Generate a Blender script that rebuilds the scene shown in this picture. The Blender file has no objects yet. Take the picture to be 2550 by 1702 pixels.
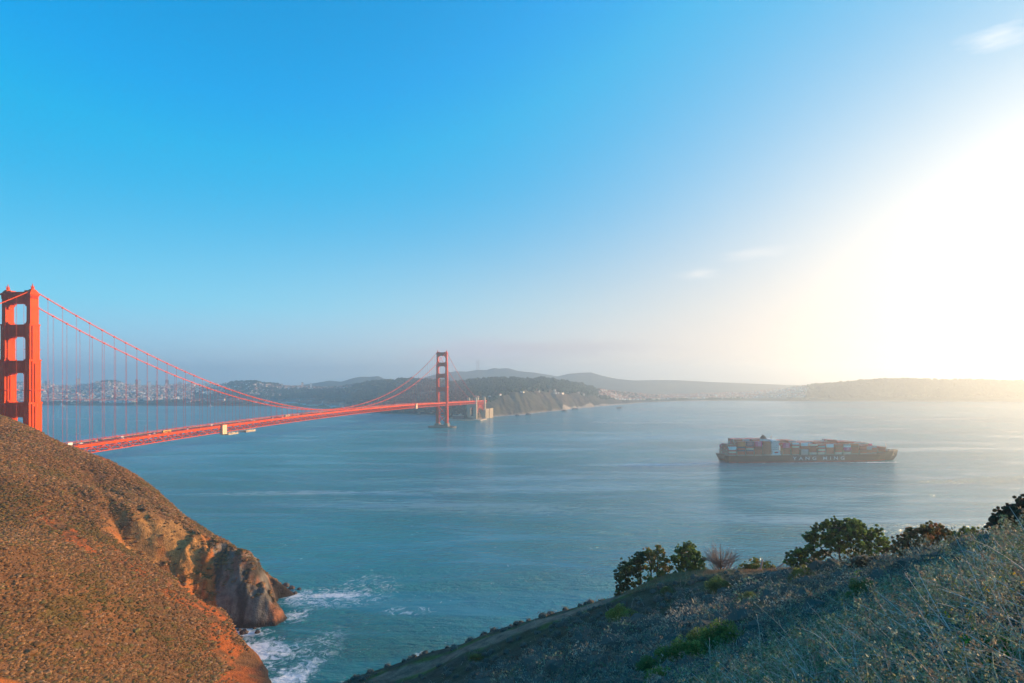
import bpy, bmesh, math, random
import numpy as np
from mathutils import Vector, Matrix, Euler
random.seed(7); RNG = np.random.default_rng(11)
R = math.radians
scene = bpy.context.scene
COL = scene.collection

# ------------------------------------------------------------------ camera, sky, sun, exposure
F = 1551.9; HZ = 946.4; CAMZ = 140.07; CX = 1275.0
cam_d = bpy.data.cameras.new("camera"); cam = bpy.data.objects.new("camera", cam_d); COL.objects.link(cam)
cam.location = (0, 0, CAMZ); cam.rotation_euler = (R(90), 0, 0)
cam_d.sensor_width = 36.0; cam_d.lens = F / 2550 * 36.0; cam_d.shift_y = (HZ - 851) / 2550
cam_d.clip_start = 0.3; cam_d.clip_end = 60000
scene.camera = cam

SUN_AZ = R(71); SUN_EL = R(10)          # azimuth clockwise from +Y (the view direction)
sd = Vector((math.sin(SUN_AZ) * math.cos(SUN_EL), math.cos(SUN_AZ) * math.cos(SUN_EL), math.sin(SUN_EL)))
sun_d = bpy.data.lights.new("sun", 'SUN'); sun = bpy.data.objects.new("sun", sun_d); COL.objects.link(sun)
sun_d.energy = 5.0; sun_d.angle = R(0.5); sun_d.color = (1.0, 0.61, 0.30)
sun.rotation_euler = sd.to_track_quat('Z', 'Y').to_euler()
sun.location = (300, 200, 400)

world = bpy.data.worlds.new("World"); scene.world = world; world.use_nodes = True
def build_world():
    nt = world.node_tree; N = nt.nodes; L = nt.links; N.clear()
    out = N.new('ShaderNodeOutputWorld'); bg = N.new('ShaderNodeBackground')
    sky = N.new('ShaderNodeTexSky'); sky.sky_type = 'NISHITA'; sky.sun_disc = False
    sky.sun_elevation = SUN_EL; sky.sun_rotation = SUN_AZ
    sky.altitude = 100; sky.air_density = 1.0; sky.dust_density = 1.2; sky.ozone_density = 1.4
    tc = N.new('ShaderNodeTexCoord')
    def math_(op, a, b=None, c=None, clamp=False):
        m = N.new('ShaderNodeMath'); m.operation = op; m.use_clamp = clamp
        for i, v in enumerate((a, b, c)):
            if v is None: continue
            if isinstance(v, (int, float)): m.inputs[i].default_value = v
            else: L.new(v, m.inputs[i])
        return m.outputs[0]
    def mix(fac, a, b, mode='MIX'):
        m = N.new('ShaderNodeMix'); m.data_type = 'RGBA'; m.blend_type = mode; m.clamp_factor = True
        for s, v in ((0, fac), (6, a), (7, b)):
            if isinstance(v, (int, float)): m.inputs[s].default_value = v
            elif isinstance(v, tuple): m.inputs[s].default_value = v + (1,)
            else: L.new(v, m.inputs[s])
        return m.outputs[2]
    nrm = N.new('ShaderNodeVectorMath'); nrm.operation = 'NORMALIZE'; L.new(tc.outputs['Generated'], nrm.inputs[0])
    sep = N.new('ShaderNodeSeparateXYZ'); L.new(nrm.outputs[0], sep.inputs[0])
    up = math_('MAXIMUM', sep.outputs[2], 0.0)
    dt = N.new('ShaderNodeVectorMath'); dt.operation = 'DOT_PRODUCT'; L.new(nrm.outputs[0], dt.inputs[0])
    gs = Vector((math.sin(SKY['gaz']) * math.cos(SKY['gel']), math.cos(SKY['gaz']) * math.cos(SKY['gel']), math.sin(SKY['gel'])))
    dt.inputs[1].default_value = gs
    cosang = math_('MINIMUM', math_('MAXIMUM', dt.outputs['Value'], -1.0), 1.0)
    az_ = math_('SUBTRACT', math_('ARCTAN2', sep.outputs[0], sep.outputs[1]), SKY['gaz']); el_ = math_('MULTIPLY', math_('SUBTRACT', math_('ARCSINE', sep.outputs[2]), SKY['gel']), 1.5)
    ang = math_('SQRT', math_('ADD', math_('MULTIPLY', az_, az_), math_('MULTIPLY', el_, el_)))
    # deep clear-air blue: the Nishita sky, graded towards cyan
    g = N.new('ShaderNodeVectorMath'); g.operation = 'MULTIPLY'; L.new(sky.outputs[0], g.inputs[0]); g.inputs[1].default_value = SKY['gain']
    o = N.new('ShaderNodeVectorMath'); o.operation = 'SUBTRACT'; L.new(g.outputs[0], o.inputs[0]); o.inputs[1].default_value = SKY['off']
    mx = N.new('ShaderNodeVectorMath'); mx.operation = 'MAXIMUM'; L.new(o.outputs[0], mx.inputs[0]); mx.inputs[1].default_value = (0.0, 0.0, 0.0)
    mn = N.new('ShaderNodeVectorMath'); mn.operation = 'MINIMUM'; L.new(mx.outputs[0], mn.inputs[0]); mn.inputs[1].default_value = (3.0, 4.5, 8.5)
    base = mn.outputs[0]
    # marine layer: milky band low in the air
    low = math_('EXPONENT', math_('MULTIPLY', math_('POWER', math_('DIVIDE', up, SKY['lowk']), 2.0), -1.0))
    gl2 = math_('EXPONENT', math_('MULTIPLY', math_('POWER', math_('DIVIDE', ang, SKY['gw2']), 2.0), -1.0))
    base = mix(math_('MULTIPLY', low, SKY['lowa']), base, mix(gl2, mix(math_('MULTIPLY', math_('SUBTRACT', up, .02), 11.0, clamp=True), SKY['lowc'], SKY['lowm']), SKY['lowc2']))
    # wide glow about the sun
    gl = math_('EXPONENT', math_('MULTIPLY', math_('POWER', math_('DIVIDE', ang, SKY['gw']), SKY['gp']), -1.0))
    base = mix(math_('MULTIPLY', gl, SKY['ga']), base, SKY['gc'])
    # bright aureole round the sun itself, just outside the frame
    a2 = math_('ADD', az_, SKY['gaz'] - SUN_AZ + R(2)); e2 = math_('MULTIPLY', math_('SUBTRACT', math_('ARCSINE', sep.outputs[2]), SUN_EL - R(5)), 2.0)
    au = math_('EXPONENT', math_('MULTIPLY', math_('DIVIDE', math_('ADD', math_('MULTIPLY', a2, a2), math_('MULTIPLY', e2, e2)), SKY['aw'] ** 2), -1.0))
    aur = N.new('ShaderNodeVectorMath'); aur.operation = 'SCALE'; aur.inputs[0].default_value = SKY['ac']; L.new(au, aur.inputs['Scale'])
    ad = N.new('ShaderNodeVectorMath'); ad.operation = 'ADD'; L.new(base, ad.inputs[0]); L.new(aur.outputs[0], ad.inputs[1]); base = ad.outputs[0]
    # a few thin clouds low over the far hills and near the sun
    mp = N.new('ShaderNodeMapping'); L.new(nrm.outputs[0], mp.inputs[0]); mp.inputs['Scale'].default_value = (9, 9, 46)
    nz = N.new('ShaderNodeTexNoise'); L.new(mp.outputs[0], nz.inputs['Vector']); nz.inputs['Scale'].default_value = 1.0
    nz.inputs['Detail'].default_value = 7; nz.inputs['Roughness'].default_value = 0.6
    def spot(az, el, raz, rel):      # soft window about a direction
        a = math_('ARCTAN2', sep.outputs[0], sep.outputs[1])
        e = math_('ARCSINE', sep.outputs[2])
        da = math_('DIVIDE', math_('SUBTRACT', a, az), raz); de = math_('DIVIDE', math_('SUBTRACT', e, el), rel)
        d = math_('ADD', math_('MULTIPLY', da, da), math_('MULTIPLY', de, de))
        return math_('EXPONENT', math_('MULTIPLY', d, -1.0))
    for (az, el, ra, re, thr, sh, amt, colr) in SKY['clouds']:
        w = spot(az, el, ra, re)
        c = math_('MULTIPLY', math_('SUBTRACT', math_('ADD', nz.outputs[0], math_('MULTIPLY', w, 0.35)), thr), sh, clamp=True)
        base = mix(math_('MULTIPLY', math_('MULTIPLY', c, w), amt), base, colr)
    L.new(base, bg.inputs[0]); bg.inputs[1].default_value = SKY['strength']
    L.new(bg.outputs[0], out.inputs[0])
def pazel(px, py):
    x = (px - CX) / F; z = (HZ - py) / F
    return math.atan2(x, 1.0), math.atan2(z, math.hypot(x, 1.0))
_c1 = pazel(1735, 682); _c2 = pazel(1200, 880); _c3 = pazel(2500, 85); _c4 = pazel(1870, 632); _c5 = pazel(1420, 868)
SKY = dict(strength=0.055, aw=.45, ac=(24.0, 17.5, 10.5), gain=(0.9, 2.6, 3.9), off=(30.0, 0.0, 0.0),
           lowk=0.175, lowa=0.95, lowc=(4.2, 7.0, 9.6), lowm=(2.4, 8.8, 11.0), lowc2=(11.5, 7.6, 5.0),
           gaz=R(47), gel=R(4), gw=0.50, gw2=0.95, gp=2.0, ga=1.0, gc=(10.0, 9.4, 8.6),
           clouds=[(_c1[0], _c1[1], .05, .010, .66, 4, .4, (11, 10.5, 10)), (_c4[0], _c4[1], .08, .014, .70, 4, .3, (11, 10.5, 10)),
                   (_c3[0], _c3[1], .05, .018, .68, 4, .5, (11, 11, 11)), (_c2[0], _c2[1], .12, .022, .53, 6, .8, (6.3, 6.0, 7.2)),
                   (_c5[0], _c5[1], .12, .014, .56, 6, .6, (6.0, 5.4, 6.0))])
build_world()
scene.view_settings.view_transform = 'Standard'; scene.view_settings.look = 'None'
scene.view_settings.exposure = 0.9; scene.view_settings.gamma = 1.0; scene.view_settings.use_curve_mapping = False
cy = scene.cycles
cy.use_denoising = True; cy.denoising_prefilter = 'ACCURATE'; cy.max_bounces = 5; cy.diffuse_bounces = 2; cy.glossy_bounces = 3; cy.volume_bounces = 2
cy.transparent_max_bounces = 8; cy.sample_clamp_indirect = 6.0; cy.caustics_reflective = False; cy.caustics_refractive = False

# ------------------------------------------------------------------ helpers
def P(px, py, Y):                       # point of the place seen at photo pixel (px, py) at depth Y
    return np.array([(px - CX) / F * Y, Y, CAMZ - (py - HZ) / F * Y])
def tag(o, label=None, cat=None, group=None, kind=None):
    if label: o["label"] = label
    if cat: o["category"] = cat
    if group: o["group"] = group
    if kind: o["kind"] = kind
    return o
def empty(name, loc=(0, 0, 0), rz=0.0, parent=None):
    o = bpy.data.objects.new(name, None); COL.objects.link(o); o.location = loc; o.rotation_euler = (0, 0, rz)
    o.empty_display_size = 1.0
    if parent: o.parent = parent
    return o
def link_mesh(name, me, mats=(), parent=None):
    for m in (mats if isinstance(mats, (list, tuple)) else [mats]): me.materials.append(m)
    o = bpy.data.objects.new(name, me); COL.objects.link(o)
    if parent: o.parent = parent
    return o
def np_mesh(name, V, Fc, mat_idx=None, smooth=False):
    """V (n,3); Fc (m,k) int array, or a list of such arrays"""
    me = bpy.data.meshes.new(name)
    Fs = [f for f in (Fc if isinstance(Fc, list) else [Fc]) if len(f)]
    nl = sum(f.size for f in Fs); nf = sum(len(f) for f in Fs)
    me.vertices.add(len(V)); me.vertices.foreach_set('co', np.asarray(V, dtype=np.float32).ravel())
    me.loops.add(nl); me.loops.foreach_set('vertex_index', np.concatenate([f.ravel() for f in Fs]).astype(np.int32))
    me.polygons.add(nf)
    tot = np.concatenate([np.full(len(f), f.shape[1]) for f in Fs]).astype(np.int32)
    st = np.concatenate([[0], np.cumsum(tot)[:-1]]).astype(np.int32)
    me.polygons.foreach_set('loop_start', st); me.polygons.foreach_set('loop_total', tot)
    if mat_idx is not None: me.polygons.foreach_set('material_index', np.asarray(mat_idx, dtype=np.int32))
    me.polygons.foreach_set('use_smooth', np.full(nf, smooth))
    me.update(calc_edges=True); me.validate()
    return me
def set_vcol(me, name, rgb):
    a = me.color_attributes.new(name, 'FLOAT_COLOR', 'POINT')
    a.data.foreach_set('color', np.concatenate([rgb, np.ones((len(rgb), 1))], 1).astype(np.float32).ravel())
BOXF = np.array([[0, 3, 2, 1], [4, 5, 6, 7], [0, 1, 5, 4], [1, 2, 6, 5], [2, 3, 7, 6], [3, 0, 4, 7]])
BOXV = np.array([[-.5, -.5, -.5], [.5, -.5, -.5], [.5, .5, -.5], [-.5, .5, -.5], [-.5, -.5, .5], [.5, -.5, .5], [.5, .5, .5], [-.5, .5, .5]])
class MB:
    def __init__(s): s.V = []; s.Q = []; s.T = []; s.n = 0; s.mq = []; s.mt = []; s.m = 0
    def add(s, V, Fq=None, Ft=None):
        V = np.asarray(V, float); s.V.append(V)
        if Fq is not None and len(Fq): s.Q.append(np.asarray(Fq) + s.n); s.mq += [s.m] * len(Fq)
        if Ft is not None and len(Ft): s.T.append(np.asarray(Ft) + s.n); s.mt += [s.m] * len(Ft)
        s.n += len(V)
    def box(s, x0, x1, y0, y1, z0, z1, top=None):
        V = BOXV * [x1 - x0, y1 - y0, z1 - z0] + [(x0 + x1) / 2, (y0 + y1) / 2, (z0 + z1) / 2]
        if top is not None:           # taper of the top face about its centre
            V = V.copy(); c = [(x0 + x1) / 2, (y0 + y1) / 2]
            V[4:, 0] = c[0] + (V[4:, 0] - c[0]) * top; V[4:, 1] = c[1] + (V[4:, 1] - c[1]) * top
        s.add(V, BOXF); return s
    def bar(s, a, b, w, h=None):       # rectangular bar from a to b
        a = np.asarray(a, float); b = np.asarray(b, float); h = h or w
        d = b - a; L = np.linalg.norm(d); d = d / max(L, 1e-9)
        u = np.cross([0, 0, 1.], d)
        if np.linalg.norm(u) < 1e-3: u = np.array([0., 1, 0])
        u /= np.linalg.norm(u); v = np.cross(d, u)
        V = np.array([a - u * w / 2 - v * h / 2, b - u * w / 2 - v * h / 2, b + u * w / 2 - v * h / 2, a + u * w / 2 - v * h / 2,
                      a - u * w / 2 + v * h / 2, b - u * w / 2 + v * h / 2, b + u * w / 2 + v * h / 2, a + u * w / 2 + v * h / 2])
        s.add(V, BOXF); return s
    def tube(s, pts, rad, n=6, cap=True):
        pts = np.asarray(pts, float); m = len(pts); rad = np.broadcast_to(np.asarray(rad, float), (m,))
        d = np.gradient(pts, axis=0); d /= np.maximum(np.linalg.norm(d, axis=1, keepdims=True), 1e-9)
        ref = np.array([0, 0, 1.]) if abs(d[:, 2]).mean() < .8 else np.array([1., 0, 0])
        u = np.cross(ref, d); u /= np.maximum(np.linalg.norm(u, axis=1, keepdims=True), 1e-9); v = np.cross(d, u)
        a = np.arange(n) * 2 * np.pi / n
        V = (pts[:, None] + rad[:, None, None] * (u[:, None] * np.cos(a)[None, :, None] + v[:, None] * np.sin(a)[None, :, None])).reshape(-1, 3)
        i = np.arange(m - 1)[:, None] * n; j = np.arange(n)[None]; k = (j + 1) % n
        q = np.stack([i + j, i + k, i + n + k, i + n + j], -1).reshape(-1, 4)
        t = None
        if cap:
            V = np.concatenate([V, pts[:1], pts[-1:]]); jj = np.arange(n); kk = (jj + 1) % n
            t = np.concatenate([np.stack([kk, jj, np.full(n, m * n)], 1), np.stack([(m - 1) * n + jj, (m - 1) * n + kk, np.full(n, m * n + 1)], 1)])
        s.add(V, q, t); return s
    def prism(s, poly, z0, z1):        # vertical prism over an xy polygon (ccw)
        p = np.asarray(poly, float); n = len(p)
        V = np.concatenate([np.c_[p, np.full(n, z0)], np.c_[p, np.full(n, z1)]])
        i = np.arange(n); k = (i + 1) % n
        s.add(V, np.stack([i, k, k + n, i + n], 1))
        Vc = np.concatenate([V[n:], [[*p.mean(0), z1]]]); s.add(Vc, None, np.stack([i, k, np.full(n, n)], 1)); return s
    def arrays(s):
        return np.concatenate(s.V), [x for x in (np.concatenate(s.Q) if s.Q else None, np.concatenate(s.T) if s.T else None) if x is not None], s.mq + s.mt
    def mesh(s, name, smooth=False):
        V, Fc, mi = s.arrays(); return np_mesh(name, V, Fc, mi, smooth)
    def build(s, name, mats, parent=None, smooth=False): return link_mesh(name, s.mesh(name, smooth), mats, parent)

def vhash(ix, iy, seed):
    h = (ix.astype(np.int64) * 374761393 + iy.astype(np.int64) * 668265263 + seed * 1442695041) & 0x7fffffff
    h = ((h ^ (h >> 13)) * 1274126177) & 0x7fffffff
    return ((h ^ (h >> 16)) & 0xffff) / 65535.0
def vnoise(x, y, seed=0):
    ix = np.floor(x); iy = np.floor(y); fx = x - ix; fy = y - iy
    fx = fx * fx * (3 - 2 * fx); fy = fy * fy * (3 - 2 * fy)
    a = vhash(ix, iy, seed); b = vhash(ix + 1, iy, seed); c = vhash(ix, iy + 1, seed); d = vhash(ix + 1, iy + 1, seed)
    return (a * (1 - fx) + b * fx) * (1 - fy) + (c * (1 - fx) + d * fx) * fy
def fbm(x, y, sc, oct=5, seed=0, rough=.5):
    x = np.asarray(x, float) / sc; y = np.asarray(y, float) / sc; s = 0; a = 1; t = 0
    for i in range(oct):
        s = s + a * (vnoise(x, y, seed + i * 17) - .5); t += a; a *= rough; x = x * 2.03 + 11.3; y = y * 2.03 - 7.7
    return s / t * 2
def ridged(x, y, sc, oct=4, seed=0):
    x = np.asarray(x, float) / sc; y = np.asarray(y, float) / sc; s = 0; a = 1; t = 0
    for i in range(oct):
        s = s + a * (1 - abs(2 * vnoise(x, y, seed + i * 13) - 1)); t += a; a *= .5; x = x * 2.1 + 3.1; y = y * 2.1 + 5.7
    return s / t

# ------------------------------------------------------------------ materials
def mat(name, color=(.5, .5, .5), rough=.6, noise=None, bump=None, metallic=0.0, vcol=None, spec=None, emis=None):
    """noise: list of (scale, lo, hi, detail) multiplying the colour; bump: (scale, strength, distance)"""
    m = bpy.data.materials.new(name); m.use_nodes = True; nt = m.node_tree; N = nt.nodes; L = nt.links
    b = N['Principled BSDF']; b.inputs['Roughness'].default_value = rough; b.inputs['Metallic'].default_value = metallic
    if spec is not None: b.inputs['Specular IOR Level'].default_value = spec
    tc = N.new('ShaderNodeTexCoord'); src = None
    if vcol:
        a = N.new('ShaderNodeVertexColor'); a.layer_name = vcol; src = a.outputs[0]
    else:
        c = N.new('ShaderNodeRGB'); c.outputs[0].default_value = (*color, 1); src = c.outputs[0]
    for (sc, lo, hi, det) in (noise or []):
        n = N.new('ShaderNodeTexNoise'); n.inputs['Scale'].default_value = sc; n.inputs['Detail'].default_value = det
        L.new(tc.outputs['Object'], n.inputs['Vector'])
        mr = N.new('ShaderNodeMapRange'); L.new(n.outputs[0], mr.inputs[0]); mr.inputs[1].default_value = .3; mr.inputs[2].default_value = .7
        mr.inputs[3].default_value = lo; mr.inputs[4].default_value = hi
        v = N.new('ShaderNodeVectorMath'); v.operation = 'SCALE'; L.new(src, v.inputs[0]); L.new(mr.outputs[0], v.inputs['Scale']); src = v.outputs[0]
    L.new(src, b.inputs['Base Color'])
    if bump:
        n = N.new('ShaderNodeTexNoise'); n.inputs['Scale'].default_value = bump[0]; n.inputs['Detail'].default_value = 6
        L.new(tc.outputs['Object'], n.inputs['Vector']); bp = N.new('ShaderNodeBump'); bp.inputs['Strength'].default_value = bump[1]
        bp.inputs['Distance'].default_value = bump[2]; L.new(n.outputs[0], bp.inputs['Height']); L.new(bp.outputs[0], b.inputs['Normal'])
    if emis: b.inputs['Emission Color'].default_value = (*emis[:3], 1); b.inputs['Emission Strength'].default_value = emis[3]
    return m
M = {}
M['orange'] = mat('international orange paint', (.72, .078, .008), .7, [(.15, .88, 1.08, 4), (1.3, .93, 1.05, 2)], spec=.12)
M['asphalt'] = mat('asphalt', (.07, .068, .066), .85, [(.3, .8, 1.2, 4)])
M['concrete'] = mat('weathered concrete', (.50, .41, .29), .85, [(.08, .8, 1.12, 6), (.6, .9, 1.08, 3)])
M['cream'] = mat('cream sheeting', (.75, .58, .36), .7, [(.5, .9, 1.06, 3)])
M['brick'] = mat('old brick', (.24, .12, .09), .85, [(.3, .8, 1.15, 4)])
M['white'] = mat('white paint', (.72, .72, .70), .5, [(.5, .92, 1.05, 3)])
M['glass'] = mat('dark glass', (.02, .03, .04), .12)
M['rubber'] = mat('black rubber', (.02, .02, .02), .8)
M['steelgrey'] = mat('galvanised steel', (.3, .31, .32), .45, metallic=.6)
# ------------------------------------------------------------------ water
def make_water():
    me = np_mesh('water', np.array([[-16000, -1500, 0], [16000, -1500, 0], [16000, 14000, 0], [-16000, 14000, 0]], float), np.array([[0, 1, 2, 3]]))
    m = bpy.data.materials.new('sea water'); m.use_nodes = True; nt = m.node_tree; N = nt.nodes; L = nt.links
    b = N['Principled BSDF']; b.inputs['IOR'].default_value = 1.33; b.inputs['Specular IOR Level'].default_value = .42
    g = N.new('ShaderNodeNewGeometry'); pos = g.outputs['Position']
    def noise(scale, det=4, rough=.55, vec=None, dist=0.0):
        n = N.new('ShaderNodeTexNoise'); n.inputs['Scale'].default_value = 1.0; n.inputs['Detail'].default_value = det
        n.inputs['Roughness'].default_value = rough; n.inputs['Distortion'].default_value = dist
        mp = N.new('ShaderNodeMapping'); mp.inputs['Scale'].default_value = scale if isinstance(scale, tuple) else (scale,) * 3
        mp.inputs['Rotation'].default_value = (0, 0, R(18))
        L.new(vec or pos, mp.inputs[0]); L.new(mp.outputs[0], n.inputs['Vector']); return n.outputs[0]
    def mth(op, a, b_=None, clamp=False):
        x = N.new('ShaderNodeMath'); x.operation = op; x.use_clamp = clamp
        for i, v in enumerate((a, b_)):
            if v is None: continue
            if isinstance(v, (int, float)): x.inputs[i].default_value = v
            else: L.new(v, x.inputs[i])
        return x.outputs[0]
    def rng(v, a, b_, c, d):
        x = N.new('ShaderNodeMapRange'); L.new(v, x.inputs[0])
        for i, q in enumerate((a, b_, c, d)): x.inputs[i + 1].default_value = q
        return x.outputs[0]
    # chop: three wavelengths, and slow current streaks that calm or ruffle it
    swell = noise((1 / 26., 1 / 9., .1), 3); chop = noise((1 / 5.5, 1 / 3.2, .1), 5, .62); rip = noise((1 / 1.6, 1 / 1.1, .1), 3, .6)
    streak = noise((1 / 420., 1 / 95., .01), 7, .66, dist=1.8); patch = noise((1 / 900., 1 / 420., .01), 3)
    ruf = rng(streak, .40, .60, .16, 1.0)
    mid = noise((1 / 24., 1 / 13., .1), 4, .6, dist=.4)
    big = noise((1 / 60., 1 / 34., .1), 4, .6, dist=.6)
    h = mth('ADD', mth('ADD', mth('MULTIPLY', swell, 2.2), mth('MULTIPLY', chop, 2.0)), mth('ADD', mth('MULTIPLY', rip, .55), mth('ADD', mth('MULTIPLY', big, 2.6), mth('MULTIPLY', mid, 2.4))))
    bp = N.new('ShaderNodeBump'); bp.inputs['Distance'].default_value = WAT['bump']
    L.new(ruf, bp.inputs['Strength']); L.new(h, bp.inputs['Height']); L.new(bp.outputs[0], b.inputs['Normal'])
    # foam: surf round the point, in the cove, a tide rip, thin lines
    sp = N.new('ShaderNodeSeparateXYZ'); L.new(pos, sp.inputs[0])
    def blob(x, y, rx, ry, ang=0.0):
        mp = N.new('ShaderNodeMapping'); mp.vector_type = 'TEXTURE'; mp.inputs['Location'].default_value = (x, y, 0)
        mp.inputs['Rotation'].default_value = (0, 0, R(ang)); mp.inputs['Scale'].default_value = (rx, ry, 1)
        L.new(pos, mp.inputs[0]); l = N.new('ShaderNodeVectorMath'); l.operation = 'LENGTH'; L.new(mp.outputs[0], l.inputs[0])
        return mth('SUBTRACT', 1.0, l.outputs['Value'], clamp=True)
    lace = noise((1 / 7., 1 / 7., .1), 9, .72, dist=1.6); thin = noise((1 / 16., 1 / 16., .1), 7, .6, dist=2.2)
    vein = mth('SUBTRACT', 1.0, mth('MULTIPLY', mth('ABSOLUTE', mth('SUBTRACT', thin, .5)), 16.0), clamp=True)
    foam = None
    for (x, y, rx, ry, an, amt, kind) in WAT['foam']:
        w = blob(x, y, rx, ry, an)
        if kind == 'full': f = rng(mth('ADD', lace, mth('MULTIPLY', w, amt)), .62, .80, 0, 1)
        elif kind == 'vein': f = mth('MULTIPLY', mth('MULTIPLY', vein, rng(w, 0, .35, 0, amt)), rng(lace, .42, .58, 0, 1))
        else: f = mth('MULTIPLY', rng(mth('ADD', streak2(noise), mth('MULTIPLY', w, .25)), .56, .72, 0, amt), rng(w, 0, .3, 0, 1))
        mn = N.new('ShaderNodeMath'); mn.operation = 'MAXIMUM' ; mn.use_clamp = True
        if foam is None: foam = f
        else: L.new(foam, mn.inputs[0]); L.new(f, mn.inputs[1]); foam = mn.outputs[0]
    deep = N.new('ShaderNodeMix'); deep.data_type = 'RGBA'; L.new(rng(mth('ADD', mth('MULTIPLY', patch, .5), mth('MULTIPLY', streak, .5)), .40, .60, 0, 1), deep.inputs[0])
    deep.inputs[6].default_value = (*WAT['deep'], 1); deep.inputs[7].default_value = (*WAT['deep2'], 1)
    sh = N.new('ShaderNodeMix'); sh.data_type = 'RGBA'; L.new(mth('MULTIPLY', blob(-110, 290, 130, 130), 1.6, clamp=True), sh.inputs[0])
    L.new(deep.outputs[2], sh.inputs[6]); sh.inputs[7].default_value = (*WAT['shallow'], 1)
    cm = N.new('ShaderNodeMix'); cm.data_type = 'RGBA'; L.new(foam, cm.inputs[0]); L.new(sh.outputs[2], cm.inputs[6]); cm.inputs[7].default_value = (.8, .82, .84, 1)
    L.new(cm.outputs[2], b.inputs['Base Color']); L.new(rng(foam, 0, 1, WAT['rough'], .7), b.inputs['Roughness'])
    o = link_mesh('water', me, m); tag(o, 'blue green strait water with small waves and surf along the rocks', 'water', kind='structure')
def streak2(noise): return noise((1 / 70., 1 / 9., .01), 8, .72, dist=2.0)
WAT = dict(bump=2.6, rough=.12, deep=(.000, .22, .28), deep2=(.000, .36, .40), shallow=(.008, .18, .18), foam=[
    (-135, 318, 34, 30, 0, .42, 'full'), (-108, 284, 15, 46, -18, .42, 'full'), (-150, 345, 22, 10, 0, .45, 'full'), (-90, 250, 14, 40, -15, .38, 'full'),
    (-128, 372, 12, 20, 0, .26, 'full'), (-118, 405, 38, 9, 4, .40, 'full'), (-138, 402, 16, 16, 0, .36, 'full'),
    (-118, 402, 44, 22, 0, .9, 'vein'), (-98, 425, 26, 26, 0, .6, 'vein'), (-112, 300, 20, 60, -15, .7, 'vein'), (-64, 378, 20, 9, 0, .8, 'vein'),
    (-42, 318, 10, 5, 0, .8, 'vein'),
    (-270, 770, 190, 24, 3, .35, 'streak'), (40, 800, 380, 46, 6, .26, 'streak'), (-60, 690, 300, 60, -6, .20, 'streak'), (-40, 1250, 300, 90, 0, .2, 'streak'), (300, 1500, 700, 160, 0, .22, 'streak'), (515, 1054, 165, 7, 4.5, .36, 'full'), (620, 1058, 60, 10, 4.5, .44, 'full'), (230, 1030, 170, 26, 4.5, .45, 'streak'), (100, 900, 500, 60, 8, .2, 'streak'), (300, 620, 260, 60, -8, .15, 'streak')])
make_water()

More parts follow.
